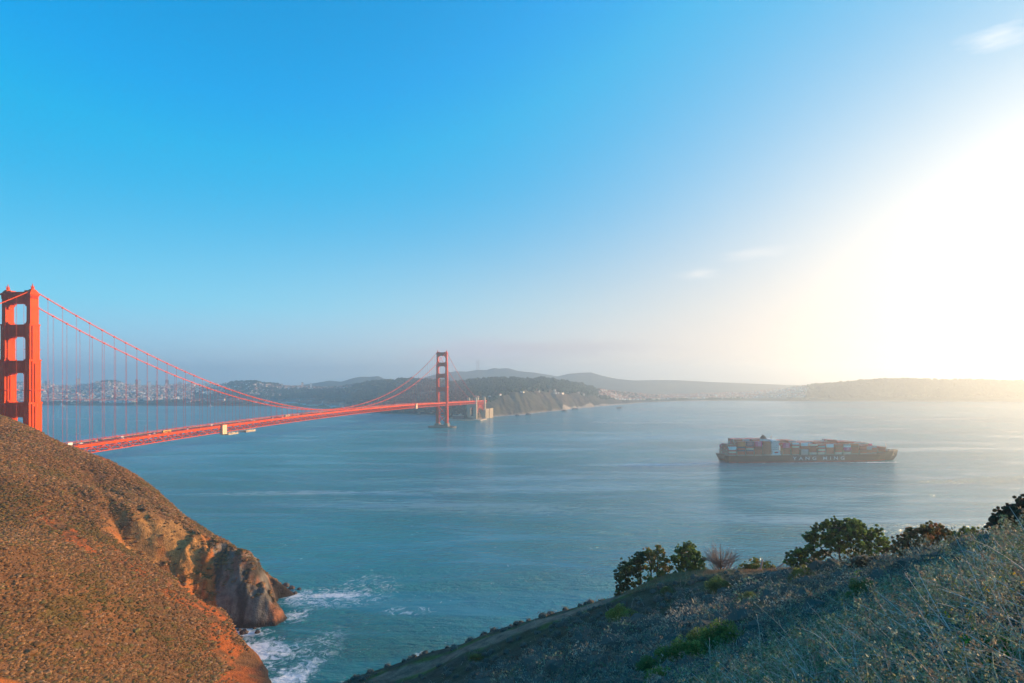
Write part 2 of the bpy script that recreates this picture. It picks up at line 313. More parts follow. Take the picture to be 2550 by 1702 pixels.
# ------------------------------------------------------------------ far shore: one relief from the strait to the hills behind
FSTEP = 2.0
def far_land():
    px = np.arange(-520, 3160, FSTEP)
    S = np.array([(-520, 1009), (0, 1010.5), (600, 1012), (740, 1014), (820, 1019), (868, 1025), (928, 1029), (969, 1032), (1089, 1036), (1110, 1040), (1121, 1045), (1160, 1048), (1190, 1047), (1202, 1042), (1243, 1037),
                  (1300, 1033), (1340, 1028), (1400, 1022), (1450, 1017), (1500, 1012), (1550, 1008), (1600, 1003), (1700, 999.5), (1850, 998), (2000, 1000), (2550, 1001), (3160, 1003)])
    sy = np.interp(px, S[:, 0], S[:, 1]); Zs = F * CAMZ / (sy - HZ)
    T = np.array([(-520, 450, 5), (740, 420, 5), (868, 300, 8), (969, 180, 28), (1060, 150, 42), (1110, 170, 50), (1160, 200, 56), (1205, 150, 60), (1240, 170, 76), (1290, 240, 88), (1340, 230, 92),
                  (1400, 230, 82), (1450, 260, 58), (1500, 300, 34), (1550, 300, 12), (1620, 250, 5), (1990, 200, 8), (2060, 150, 50), (2150, 150, 75), (3160, 150, 75)])
    dT = np.interp(px, T[:, 0], T[:, 1]); zT = np.interp(px, T[:, 0], T[:, 2])
    B = np.array([(-520, 956, 5200), (-200, 953, 5200), (0, 957, 5200), (60, 953, 5200), (153, 960, 5200), (200, 960, 5200), (240, 954, 5200), (271, 950, 5200), (290, 951, 5200), (310, 957, 5200), (383, 960.6, 5200), (462, 957, 5200),
                  (542, 956, 5000), (590, 952.6, 4800), (633, 951, 4700), (660, 956, 4700), (719, 962, 4800), (815, 965, 4700), (856, 962, 4500), (892, 957, 4200), (943, 950, 4000), (999, 945, 3900),
                  (1023, 945, 3850), (1089, 948, 3700), (1142, 953, 3600), (1165, 950, 3500), (1215, 944.5, 3500), (1287, 943, 3500), (1322, 948, 3550), (1353, 944.5, 3600), (1388, 948.5, 3700), (1418, 953, 3800), (1448, 958.7, 3950),
                  (1472, 966, 4050), (1508, 972, 4250), (1555, 978, 4500), (1620, 984, 4900), (1700, 982, 5600), (1850, 977, 5900), (1950, 969, 5600), (1984, 962, 5000), (2040, 958, 4500), (2100, 954, 4400),
                  (2130, 951, 4350), (2180, 946.5, 4300), (2260, 945, 4300), (2330, 949, 4300), (2390, 947, 4300), (2460, 949, 4300), (2550, 950, 4300), (2800, 955, 4300), (3160, 960, 4300)])
    yB = np.interp(px, B[:, 0], B[:, 1]); ZB = np.interp(px, B[:, 0], B[:, 2])
    zB = CAMZ - (yB - HZ) / F * ZB - 6
    rows = []          # (Z, z) per column
    n1, n2, n3 = 14, 46, 14
    for i in range(4): rows.append((Zs - 90 + i * 26, -6 + i * 1.6 + 0 * Zs))
    for i in range(n1):
        f = i / n1; rows.append((Zs + dT * f, .4 + (zT - .4) * (f ** .75)))
    for i in range(n2):
        f = i / n2; g = f * f * (3 - 2 * f); rows.append((Zs + dT + (ZB - Zs - dT) * f, zT + (zB - zT) * (.45 * f + .55 * g)))
    for i in range(n3):
        f = i / (n3 - 1); rows.append((ZB + 1400 * f, zB * (1 - f * f * 1.1) - 8 * f))
    Z = np.array([r[0] for r in rows]); z = np.array([r[1] for r in rows])
    PX = np.broadcast_to(px, Z.shape); X = (PX - CX) / F * Z
    sR = np.arange(len(rows))[:, None] + 0 * Z
    cl = (PX > 1205) & (PX < 1560) & (sR > 4) & (sR < 4 + n1 + 3)
    land = sR >= 5
    amp = np.where(cl, 15, 5) * np.clip((z - 2) / 20, 0, 1)
    z = z + land * amp * fbm(X, Z, 90, 5, 3) - land * np.where(cl, 34 * (ridged(X * 1.0 + Z * .25, Z * .25, 75, 5, 9) - .5), 0) * np.clip((z - 2) / 15, 0, 1)
    # hollows and spurs of the wooded hills
    z = z + ((sR > 4 + n1) & (sR < 4 + n1 + n2)) * fbm(X, Z, 420, 3, 31) * 16 * np.sin(np.pi * np.clip((sR - 4 - n1) / n2, 0, 1))
    V = np.stack([X, Z, z], -1).reshape(-1, 3); nr, nc = Z.shape
    a = np.arange(nr - 1)[:, None] * nc + np.arange(nc - 1)[None]
    q = np.stack([a, a + 1, a + nc + 1, a + nc], -1).reshape(-1, 4)
    me = np_mesh('far_shore', V, q, smooth=True)
    # ground cover
    nz = fbm(X, Z, 160, 4, 5); nz2 = fbm(X, Z, 60, 3, 8)
    forest = np.array([.035, .05, .022]); scrub = np.array([.075, .068, .038]); cliff = np.array([.14, .10, .07]); beach = np.array([.40, .33, .25]); city = np.array([.12, .12, .10]); lawn = np.array([.08, .12, .035])
    C = np.zeros(Z.shape + (3,)) + forest
    def put(mask, c, w=1.0):
        mm = (mask * w)[..., None]; C[:] = C * (1 - mm) + c * mm
    put((PX < 860) & (sR > 4 + n1), city, .55); put((PX < 860) & (nz > .15), forest, .8)
    put((PX > 1500) & (PX < 2030) & (sR > 4 + n1), city * 1.5, .8)
    slope = np.clip((nz2 + nz) * 1.5 + .6, 0, 1)
    put((PX > 1190) & (PX < 1600) & (sR <= 4 + n1 + 3), cliff * .8, 1.0); put((PX > 1190) & (PX < 1600) & (sR <= 4 + n1 + 6), scrub, np.clip(slope * .9 + .15, 0, 1))
    put((PX > 930) & (PX <= 1190) & (sR <= 4 + n1), scrub, .5)
    put((sR <= 4), beach * .7, 1.0); put((PX > 1400) & (PX < 1800) & (sR <= 6), beach, 1.0)
    put((PX > 690) & (PX < 900) & (sR > 6) & (sR < 15), lawn, 1.0); put((PX < 690) & (sR > 7) & (sR < 18), forest * 1.1, .8)
    put((PX > 2030) & (sR > 6), np.array([.06, .06, .035]), .9)
    set_vcol(me, 'cover', C.reshape(-1, 3))
    mm = mat('far ground', rough=.95, vcol='cover', noise=[(.012, .75, 1.25, 8), (.06, .75, 1.3, 4)], bump=(.03, .8, 9), spec=.1)
    o = link_mesh('far_shore', me, mm); tag(o, 'wooded hills, cliffs and beach along the far side of the strait', 'far shore', kind='structure')
    return px, Zs, dT, zT, ZB, zB, (X, Z, z, nc)
FAR = far_land()
def far_surf():
    rng = np.random.default_rng(2); px = np.arange(1196, 1640, 1.5); Zs = np.interp(px, FAR[0], FAR[1]); w = (9 + 26 * np.clip(fbm(px, px * 0, 34, 3, 4) + .25, 0, 1)) * np.interp(px, [1196, 1230, 1450, 1640], [1.3, 1, 1, .5])
    Z0 = Zs + 9; Z1 = Zs - w; V = np.concatenate([np.stack([(px - CX) / F * Z, Z, px * 0 + .25], 1) for Z in (Z0, Z1)]); n = len(px); i = np.arange(n - 1)
    me = np_mesh('surf', V, np.stack([i + n, i + n + 1, i + 1, i], 1)); tag(link_mesh('surf', me, mat('surf foam', (.8, .8, .8), .8, [(.05, .5, 1.0, 6)])), 'thin white line of breakers along the far cliffs and beach', 'surf', kind='stuff')
    px = np.arange(880, 1112, 2.0); Zs = np.interp(px, FAR[0], FAR[1]); Z0 = Zs + 6; Z1 = Zs - 5; V = np.concatenate([np.stack([(px - CX) / F * Z, Z, px * 0 + .25], 1) for Z in (Z0, Z1)]); n = len(px); i = np.arange(n - 1)
    me = np_mesh('surf', V, np.stack([i + n, i + n + 1, i + 1, i], 1)); tag(link_mesh('surf', me, bpy.data.materials['surf foam']), 'faint white surf edge on the shore behind the far tower', 'surf', kind='stuff')
far_surf()
def far_height(px, f):
    """point on the far relief: column px, fraction f from bluff top (0) to ridge (1)"""
    X, Z, z, nc = FAR[6]; c = min(max((px + 520) / FSTEP, 0), nc - 1.01); r = 4 + 14 + f * 46
    if f < 0: r = 4 + 14 + f * 14
    i = int(c); j = int(r); fc = c - i; fr = r - j
    def g(A): return (A[j, i] * (1 - fc) + A[j, i + 1] * fc) * (1 - fr) + (A[j + 1, i] * (1 - fc) + A[j + 1, i + 1] * fc) * fr
    return g(X), g(Z), g(z)

def distant_hills():
    px = np.arange(560, 2240, 4.0)
    A = np.array([(560, 975), (700, 966), (760, 958), (791, 953), (820, 948), (850, 951), (866, 946), (880, 941.5), (898, 938.5), (920, 939), (943, 937.5), (957, 944), (990, 946), (1030, 946), (1050, 943), (1059, 939.5),
                  (1085, 933), (1110, 929), (1136, 925), (1163, 926), (1188, 921.5), (1211, 922), (1231, 916.6), (1241, 918.5), (1264, 917), (1277, 920), (1290, 924), (1329, 928), (1388, 938), (1418, 931), (1445, 929), (1472, 928), (1502, 937),
                  (1537, 944), (1580, 948), (1627, 947), (1686, 947.5), (1776, 952), (1847, 954.5), (1925, 957.5), (1984, 959.5), (2100, 962), (2240, 964)])
    y = np.interp(px, A[:, 0], A[:, 1]); Zc = np.interp(px, [560, 950, 1010, 1060, 2240], [6400, 6400, 6700, 7000, 7000]) + 80 * np.sin(px / 37)
    zc = CAMZ - (y - HZ) / F * Zc; n = 26; rows = []
    for i in range(n):
        f = i / (n - 1); d = (f - .55) / .55
        rows.append((Zc + d * 900, zc * np.exp(-(d * 1.25) ** 2) if i != 0 else zc * 0 - 5))
    Z = np.array([r[0] for r in rows]); z = np.array([r[1] for r in rows]); X = (px - CX) / F * Z
    z = z + fbm(X, Z, 500, 5, 77) * 22 * np.clip(abs(z - zc) / 40, .12, 1)
    nr, nc = Z.shape; a = np.arange(nr - 1)[:, None] * nc + np.arange(nc - 1)[None]
    q = np.stack([a, a + 1, a + nc + 1, a + nc], -1).reshape(-1, 4)
    me = np_mesh('distant_hills', np.stack([X, Z, z], -1).reshape(-1, 3), q, smooth=True)
    o = link_mesh('distant_hills', me, mat('distant hillside', (.07, .075, .05), .95, [(.004, .7, 1.3, 8), (.02, .8, 1.2, 4)], spec=.1))
    tag(o, 'line of hazy hills along the horizon behind the far shore', 'hills', kind='structure')
distant_hills()

# ------------------------------------------------------------------ near headland (left) and camera slope (right)
def rbf(ctrl, X, Y, smooth=0.0):
    c = np.asarray(ctrl, float); p = c[:, :2]; n = len(c)
    def k(d2): return np.sqrt(d2 + 25.0)
    A = k(((p[:, None] - p[None]) ** 2).sum(-1)) + np.eye(n) * -smooth
    Bm = np.c_[np.ones(n), p]; K = np.zeros((n + 3, n + 3)); K[:n, :n] = A; K[:n, n:] = Bm; K[n:, :n] = Bm.T
    w = np.linalg.solve(K, np.r_[c[:, 2], 0, 0, 0])
    out = w[n] + w[n + 1] * X + w[n + 2] * Y
    for i in range(n): out = out + w[i] * k((X - p[i, 0]) ** 2 + (Y - p[i, 1]) ** 2)
    return out
def poly_sd(poly, X, Y):      # signed distance, inside positive
    p = np.asarray(poly, float); n = len(p); d = np.full(X.shape, 1e9); ins = np.zeros(X.shape, bool)
    for i in range(n):
        a = p[i]; b = p[(i + 1) % n]; e = b - a; l2 = (e ** 2).sum()
        t = np.clip(((X - a[0]) * e[0] + (Y - a[1]) * e[1]) / l2, 0, 1)
        d = np.minimum(d, np.hypot(X - a[0] - t * e[0], Y - a[1] - t * e[1]))
        c = ((a[1] > Y) != (b[1] > Y)) & (X < (b[0] - a[0]) * (Y - a[1]) / (b[1] - a[1] + 1e-12) + a[0]); ins ^= c
    return np.where(ins, d, -d)
HEAD_CTRL = [P(*t) for t in [
    (-250, 1010, 490), (0, 1040, 480), (54, 1058, 478), (103, 1074, 475), (152, 1101, 471), (217, 1130, 466), (271, 1150, 459), (326, 1177, 450), (380, 1217, 437), (434, 1258, 418), (488, 1293, 402), (543, 1331, 389), (597, 1374, 381), (640, 1407, 378), (668, 1440, 382),
    (0, 1090, 420), (0, 1177, 350), (0, 1356, 265), (0, 1702, 180), (-200, 1500, 220), (-300, 1300, 300),
    (250, 1212, 410), (250, 1314, 350), (250, 1480, 280), (250, 1700, 220),
    (360, 1300, 372), (450, 1345, 374), (450, 1400, 352), (450, 1525, 305), (450, 1700, 256), (540, 1440, 361), (545, 1478, 345), (560, 1560, 315), (590, 1640, 300), (600, 1450, 364), (650, 1472, 367)]]
for (u, v, Zc) in [(152, 1101, 471), (217, 1130, 466), (271, 1150, 459), (326, 1177, 450), (380, 1217, 437), (434, 1258, 418), (488, 1293, 402), (543, 1331, 389), (597, 1374, 381), (640, 1407, 378)]:
    c_ = P(u, v, Zc); HEAD_CTRL.append(np.array([c_[0] + 4, c_[1] + 26, c_[2] * .93 - 17])); HEAD_CTRL.append(np.array([c_[0] + 8, c_[1] + 52, c_[2] * .86 - 34]))
HEAD_CTRL += [(-560, 520, 60), (-460, 560, 50), (-380, 545, 45), (-600, 300, 150), (-600, 100, 190), (-300, 120, 120), (-200, 60, 125), (-100, 60, 125), (-80, 180, 40), (-60, 110, 90)]
SHORE = [(-70, 120), (-80, 190), (-95, 245), (-112.5, 287), (-119.5, 300), (-140, 325), (-154, 341), (-170, 348), (-171, 352), (-160, 354), (-150, 353), (-142, 354), (-135.5, 356), (-134, 366), (-143, 378), (-149, 391), (-151, 400),
         (-147, 402), (-141, 409), (-140, 413), (-149, 419), (-160, 430), (-190, 470), (-240, 515), (-320, 552), (-410, 560), (-520, 600), (-900, 640), (-900, -200), (-60, -200)]
def headland_z(X, Y):
    wx = fbm(X, Y, 14, 3, 40) * 5; wy = fbm(X, Y, 14, 3, 41) * 5
    zb = rbf(HEAD_CTRL, X, Y); sdist = poly_sd(SHORE, X + wx * .5, Y + wy * .5)
    # gullies and crumbled bluffs run down the fall line towards the water
    near = np.exp(-((X + 215) / 75) ** 2 - ((Y - 395) / 62) ** 2)
    u = X * .80 - Y * .60; v = X * .6 + Y * .8       # along / across the fall line
    gul = ridged(u / 2.4 + wx, v, 30, 4, 5)
    zb = zb + (fbm(X, Y, 70, 4, 12) * 3.0 + fbm(X, Y, 22, 3, 14) * 1.0) * np.clip(sdist / 25, .25, 1) - near * (gul - .55) * 11
    # the long gully that comes down to the cove
    gx = -258 + (Y - 385) * 0; a = np.array([-262., 372.]); b = np.array([-172., 350.]); e = b - a; t = ((X - a[0]) * e[0] + (Y - a[1]) * e[1]) / (e @ e)
    tt = np.clip(t, 0, 1); dd = np.hypot(X - a[0] - tt * e[0], Y - a[1] - tt * e[1] + 3 * np.sin(X / 9))
    zb = zb - (3 + 15 * tt) * np.exp(-(dd / (5 + 9 * tt)) ** 2)
    cliff = np.where(sdist > 0, 1.1 + 2.3 * np.maximum(sdist, 0) ** .97 + ridged(X + wx, Y, 9, 4, 21) * np.clip(sdist, 0, 9) * .9, sdist * .8 + 1.0)
    spit = (X > -162) & (Y > 396) & (Y < 428)
    cliff = np.where(spit & (sdist > 0), 1 + sdist * 1.2 + ridged(X, Y, 6, 3, 2) * 4.0 * np.clip(sdist / 2, 0, 1), cliff)
    crag = (X > -195) & (Y > 346) & (Y < 385); zb = zb + crag * np.clip(sdist / 4, 0, 1) * np.clip((392 - Y) / 10, 0, 1) * ((ridged(X * 1.0 + wx * 1.5, Y * .35, 17, 4, 33) - .6) * 13 + (ridged(X + wy, Y, 5, 3, 34) - .5) * 5 + (ridged(X * 1.2, Y + wx, 2.4, 2, 35) - .5) * 1.6)
    k = 2.0; h = np.clip(.5 + .5 * (zb - cliff) / k, 0, 1)
    return zb * (1 - h) + cliff * h - k * h * (1 - h), sdist, near
def grid_mesh(name, xs, ys, fn):
    X, Y = np.meshgrid(xs, ys); z, *rest = fn(X, Y); nr, nc = X.shape
    a = np.arange(nr - 1)[:, None] * nc + np.arange(nc - 1)[None]
    q = np.stack([a, a + 1, a + nc + 1, a + nc], -1).reshape(-1, 4)
    return np.stack([X, Y, z], -1).reshape(-1, 3), q, X, Y, z, rest
def slope_of(X, Y, z):
    gy, gx = np.gradient(z); dx = np.gradient(X, axis=1); dy = np.gradient(Y, axis=0); return np.hypot(gx / dx, gy / dy)
def make_headland():
    xs = np.r_[np.arange(-640, -420, 6.0), np.arange(-420, -60, .9)]; ys = np.r_[np.arange(60, 170, 4.0), np.arange(170, 500, .9), np.arange(500, 620, 4.0)]
    V, q, X, Y, z, (sdist, near) = grid_mesh('headland', xs, ys, headland_z)
    keep = (z.ravel()[q] > -2.5).any(1); q = q[keep]
    me = np_mesh('headland', V, q, smooth=True); sl = slope_of(X, Y, z)
    n1 = fbm(X, Y, 30, 5, 60); n2 = fbm(X, Y, 8, 4, 61)
    soil = np.array([.22, .10, .04]); veg = np.array([.16, .08, .037]); rust = np.array([.36, .10, .028]); ochre = np.array([.42, .21, .07]); rock = np.array([.17, .15, .125]); wet = np.array([.035, .028, .024]); olive = np.array([.13, .09, .03])
    C = np.zeros(z.shape + (3,)) + veg
    def put(w, c): w = np.clip(w, 0, 1)[..., None]; C[:] = C * (1 - w) + c * w
    put((n1 + .1) * 2, soil); put((n2 - .15) * 3, olive)
    steep = np.clip((sl - .85) * 2.2, 0, 1); put(steep, soil * 1.2)
    put(steep * np.clip(n1 * 3 + .4, 0, 1), rust)
    put(np.exp(-((X + 207) / 26) ** 2 - ((Y - 372) / 18) ** 2) * 1.6 * np.clip(n2 * 2 + .8, 0, 1), ochre)
    for (rx, ry, ra, rb) in [(-238, 330, 16, 6), (-222, 318, 14, 5), (-190, 322, 26, 6), (-156, 322, 12, 12), (-135, 300, 10, 12), (-336, 462, 34, 9), (-300, 455, 22, 8), (-150, 333, 9, 12), (-122, 280, 8, 18)]:
        put(np.exp(-((X - rx) / ra) ** 2 - ((Y - ry + (X - rx) * .35) / rb) ** 2) * 1.7 * np.clip(n2 * 2.5 + .7, 0, 1), rust)
    pt = (X > -192) & (Y > 345) & (Y < 425) & (X > -186 - (Y - 385) * .6); put(pt * np.clip((sl - .7) * 3, 0, 1) * np.clip(n2 * 2 + 1.0, .4, 1), rock); n4 = ridged(X * 1.4, Y * .5, 9, 4, 88); put(pt * (sl > .9) * np.clip((n4 - .62) * 6, 0, 1), rock * .35)
    put(((X > -166) & (Y > 396) & (sdist < 7)) * 1.0, wet * 1.4); put(np.clip(1 - (z - 1.5 - n2 * 2) / 2.5, 0, 1) * (sdist < 9), wet)
    set_vcol(me, 'cover', C.reshape(-1, 3))
    mm = mat('headland ground', rough=.95, vcol='cover', noise=[(.35, .65, 1.35, 8), (2.2, .8, 1.2, 3)], bump=(1.1, .9, .7), spec=.1)
    o = link_mesh('headland', me, mm); tag(o, 'steep brown headland falling to a rocky point in front of the bridge', 'headland', kind='structure')
    return X, Y, z, sdist, sl
HL = make_headland()

SLOPE_CTRL = [P(*t) for t in [
    (870, 1702, 120), (955, 1672, 118), (1040, 1640, 117), (1140, 1612, 116), (1250, 1570, 115), (1350, 1540, 114), (1430, 1520, 113), (1520, 1500, 112), (1600, 1478, 110), (1640, 1455, 108), (1700, 1438, 106), (1830, 1432, 102), (1960, 1428, 96), (2090, 1425, 88), (2200, 1412, 74),
    (2300, 1395, 56), (2400, 1370, 38), (2550, 1345, 22),
    (1000, 1702, 106), (1200, 1702, 84), (1500, 1702, 48), (1800, 1702, 20), (2100, 1702, 9.5), (2300, 1702, 6.5), (2550, 1702, 4.6),
    (1300, 1620, 92), (1500, 1580, 82), (1600, 1540, 90), (1750, 1500, 82), (1750, 1600, 42), (1900, 1520, 52), (2000, 1470, 70), (2150, 1460, 48), (2150, 1560, 19), (2350, 1450, 24), (2350, 1560, 11), (2550, 1450, 11), (2550, 1560, 6.6)]]
SLOPE_CTRL += [(0, 0, 138.4), (0, -30, 142), (-20, 0, 130), (-40, 40, 104), (20, 0, 141), (40, 0, 146), (60, 30, 138), (60, -30, 150), (-50, 100, 78), (-75, 60, 70), (-40, -40, 128), (45, 45, 129),
               (-30, 150, 52), (10, 150, 66), (40, 140, 80), (75, 110, 88), (100, 80, 96), (100, 40, 112), (100, 0, 130), (-90, 100, 40), (-60, 140, 40), (130, 120, 55), (60, 180, 45), (140, 40, 95), (150, -30, 120), (0, 200, 15), (90, 200, 12), (-60, 190, 8), (170, 140, 20)]
def slope_z(X, Y):
    z = rbf(SLOPE_CTRL, X, Y); d = np.hypot(X, Y); u = np.clip((X - 1.0 * Y - 4) / 20, 0, 1); z = z + 11 * u * u * (3 - 2 * u) * np.exp(-((X - 92) / 42) ** 2 - ((Y - 42) / 40) ** 2)      # unseen rise added past the frame to block the low sun
    return (z + fbm(X, Y, 22, 4, 90) * .9 * np.clip(d / 60, 0, 1) + fbm(X, Y, 4, 3, 91) * .25 * np.clip(d / 20, .2, 1),)
def make_slope():
    xs = np.r_[np.arange(-110, -55, 3.0), np.arange(-55, 75, .55), np.arange(75, 200, 3.0)]; ys = np.r_[np.arange(-60, 0, 3.0), np.arange(0, 128, .55), np.arange(128, 215, 3.0)]
    V, q, X, Y, z, rest = grid_mesh('slope', xs, ys, slope_z)
    me = np_mesh('hillside', V, q, smooth=True)
    n1 = fbm(X, Y, 14, 4, 70); n2 = fbm(X, Y, 3, 3, 71); C = np.zeros(z.shape + (3,)) + np.array([.075, .06, .045])
    def put(w, c): w = np.clip(w, 0, 1)[..., None]; C[:] = C * (1 - w) + np.array(c) * w
    put((n1 + .1) * 2, (.06, .065, .035)); put((n2 - .1) * 2, (.10, .08, .055))
    # dry orange grass along the crest, bare earth track running down it
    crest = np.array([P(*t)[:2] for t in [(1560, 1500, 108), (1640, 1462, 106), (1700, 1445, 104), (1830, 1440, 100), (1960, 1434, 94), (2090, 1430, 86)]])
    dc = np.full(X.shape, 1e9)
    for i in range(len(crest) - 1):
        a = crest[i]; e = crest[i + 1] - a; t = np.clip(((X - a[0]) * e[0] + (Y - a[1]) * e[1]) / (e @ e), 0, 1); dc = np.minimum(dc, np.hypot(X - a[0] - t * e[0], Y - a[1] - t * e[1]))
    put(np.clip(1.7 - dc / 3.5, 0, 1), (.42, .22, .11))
    tr = np.array([P(*t)[:2] for t in TRACK]); dt_ = np.full(X.shape, 1e9)
    for i in range(len(tr) - 1):
        a = tr[i]; e = tr[i + 1] - a; t = np.clip(((X - a[0]) * e[0] + (Y - a[1]) * e[1]) / (e @ e), 0, 1); dt_ = np.minimum(dt_, np.hypot(X - a[0] - t * e[0], Y - a[1] - t * e[1]))
    put(np.clip(3.2 - dt_ / 1.6, 0, 1) * np.clip(n2 * 3 + .8, 0, 1), (.10, .12, .03)); put(np.clip(2.9 - (dt_ + n2 * .7) / 1.1, 0, 1), (.27, .15, .105))
    set_vcol(me, 'cover', C.reshape(-1, 3))
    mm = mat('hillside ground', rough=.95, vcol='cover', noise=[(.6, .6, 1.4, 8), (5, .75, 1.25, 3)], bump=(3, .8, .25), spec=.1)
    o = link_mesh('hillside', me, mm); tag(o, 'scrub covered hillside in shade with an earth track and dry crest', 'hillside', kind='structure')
    return dt_, dc
TRACK = [(960, 1700, 110), (1100, 1660, 108), (1230, 1612, 106), (1340, 1572, 105), (1440, 1540, 105), (1530, 1512, 106), (1570, 1498, 107)]
make_slope()

def make_haze():
    mb = MB(); mb.box(-15500, 15500, -1200, 12500, -8, HAZE['top']); m = bpy.data.materials.new('haze'); m.use_nodes = True
    nt = m.node_tree; nt.nodes.clear(); out = nt.nodes.new('ShaderNodeOutputMaterial'); v = nt.nodes.new('ShaderNodeVolumePrincipled')
    v.inputs['Color'].default_value = (*HAZE['color'], 1); v.inputs['Density'].default_value = HAZE['density']; v.inputs['Anisotropy'].default_value = HAZE['g']
    nt.links.new(v.outputs[0], out.inputs['Volume'])
    o = mb.build('haze', m); tag(o, 'thin even sea haze that fades the far hills', 'haze', kind='stuff')
HAZE = dict(top=392, color=(.77, .89, .97), density=.00018, g=.66)
make_haze()
# ------------------------------------------------------------------ suspension bridge; local x along the deck from the near tower, local y across, away from the sea side
AX = 0.195153; BX, BY = -439.955, 571.946; WD = 27.4; SPAN = 1280.0
def z0(t):
    t = np.asarray(t, float); tau = np.clip(t / SPAN, 0, 1)
    return np.where(t < 0, 64 + t * .02, np.where(t > SPAN, 64 - (t - SPAN) * .0195, 64 + 8.2 * 4 * tau * (1 - tau)))
def bpos(t, c, z): return (BX + t * math.sin(AX) - c * math.cos(AX), BY + t * math.cos(AX) + c * math.sin(AX), z)
def t_of(px, c=0.0):
    k = (px - CX) / F; s, co = math.sin(AX), math.cos(AX)      # BX + t s - c co = k (BY + t co + c s)
    return (k * (BY + c * s) - BX + c * co) / (s - k * co)
BRZ = math.pi / 2 - AX
def cable_z(t):
    t = np.asarray(t, float); tau = np.clip(t / SPAN, 0, 1); m = 222.5 - 139.0 * 4 * tau * (1 - tau)
    s = np.clip((t - SPAN) / 343, 0, 2); sd_ = 222.5 + (78 - 222.5) * s - 12 * 4 * s * (1 - s)
    n = np.clip(-t / 343, 0, 2); nd = 222.5 + (84 - 222.5) * n - 12 * 4 * n * (1 - n)
    return np.where(t < 0, nd, np.where(t > SPAN, sd_, m))
M['darkstone'] = mat('sea stained concrete', (.24, .19, .14), .85, [(.08, .7, 1.2, 6)])
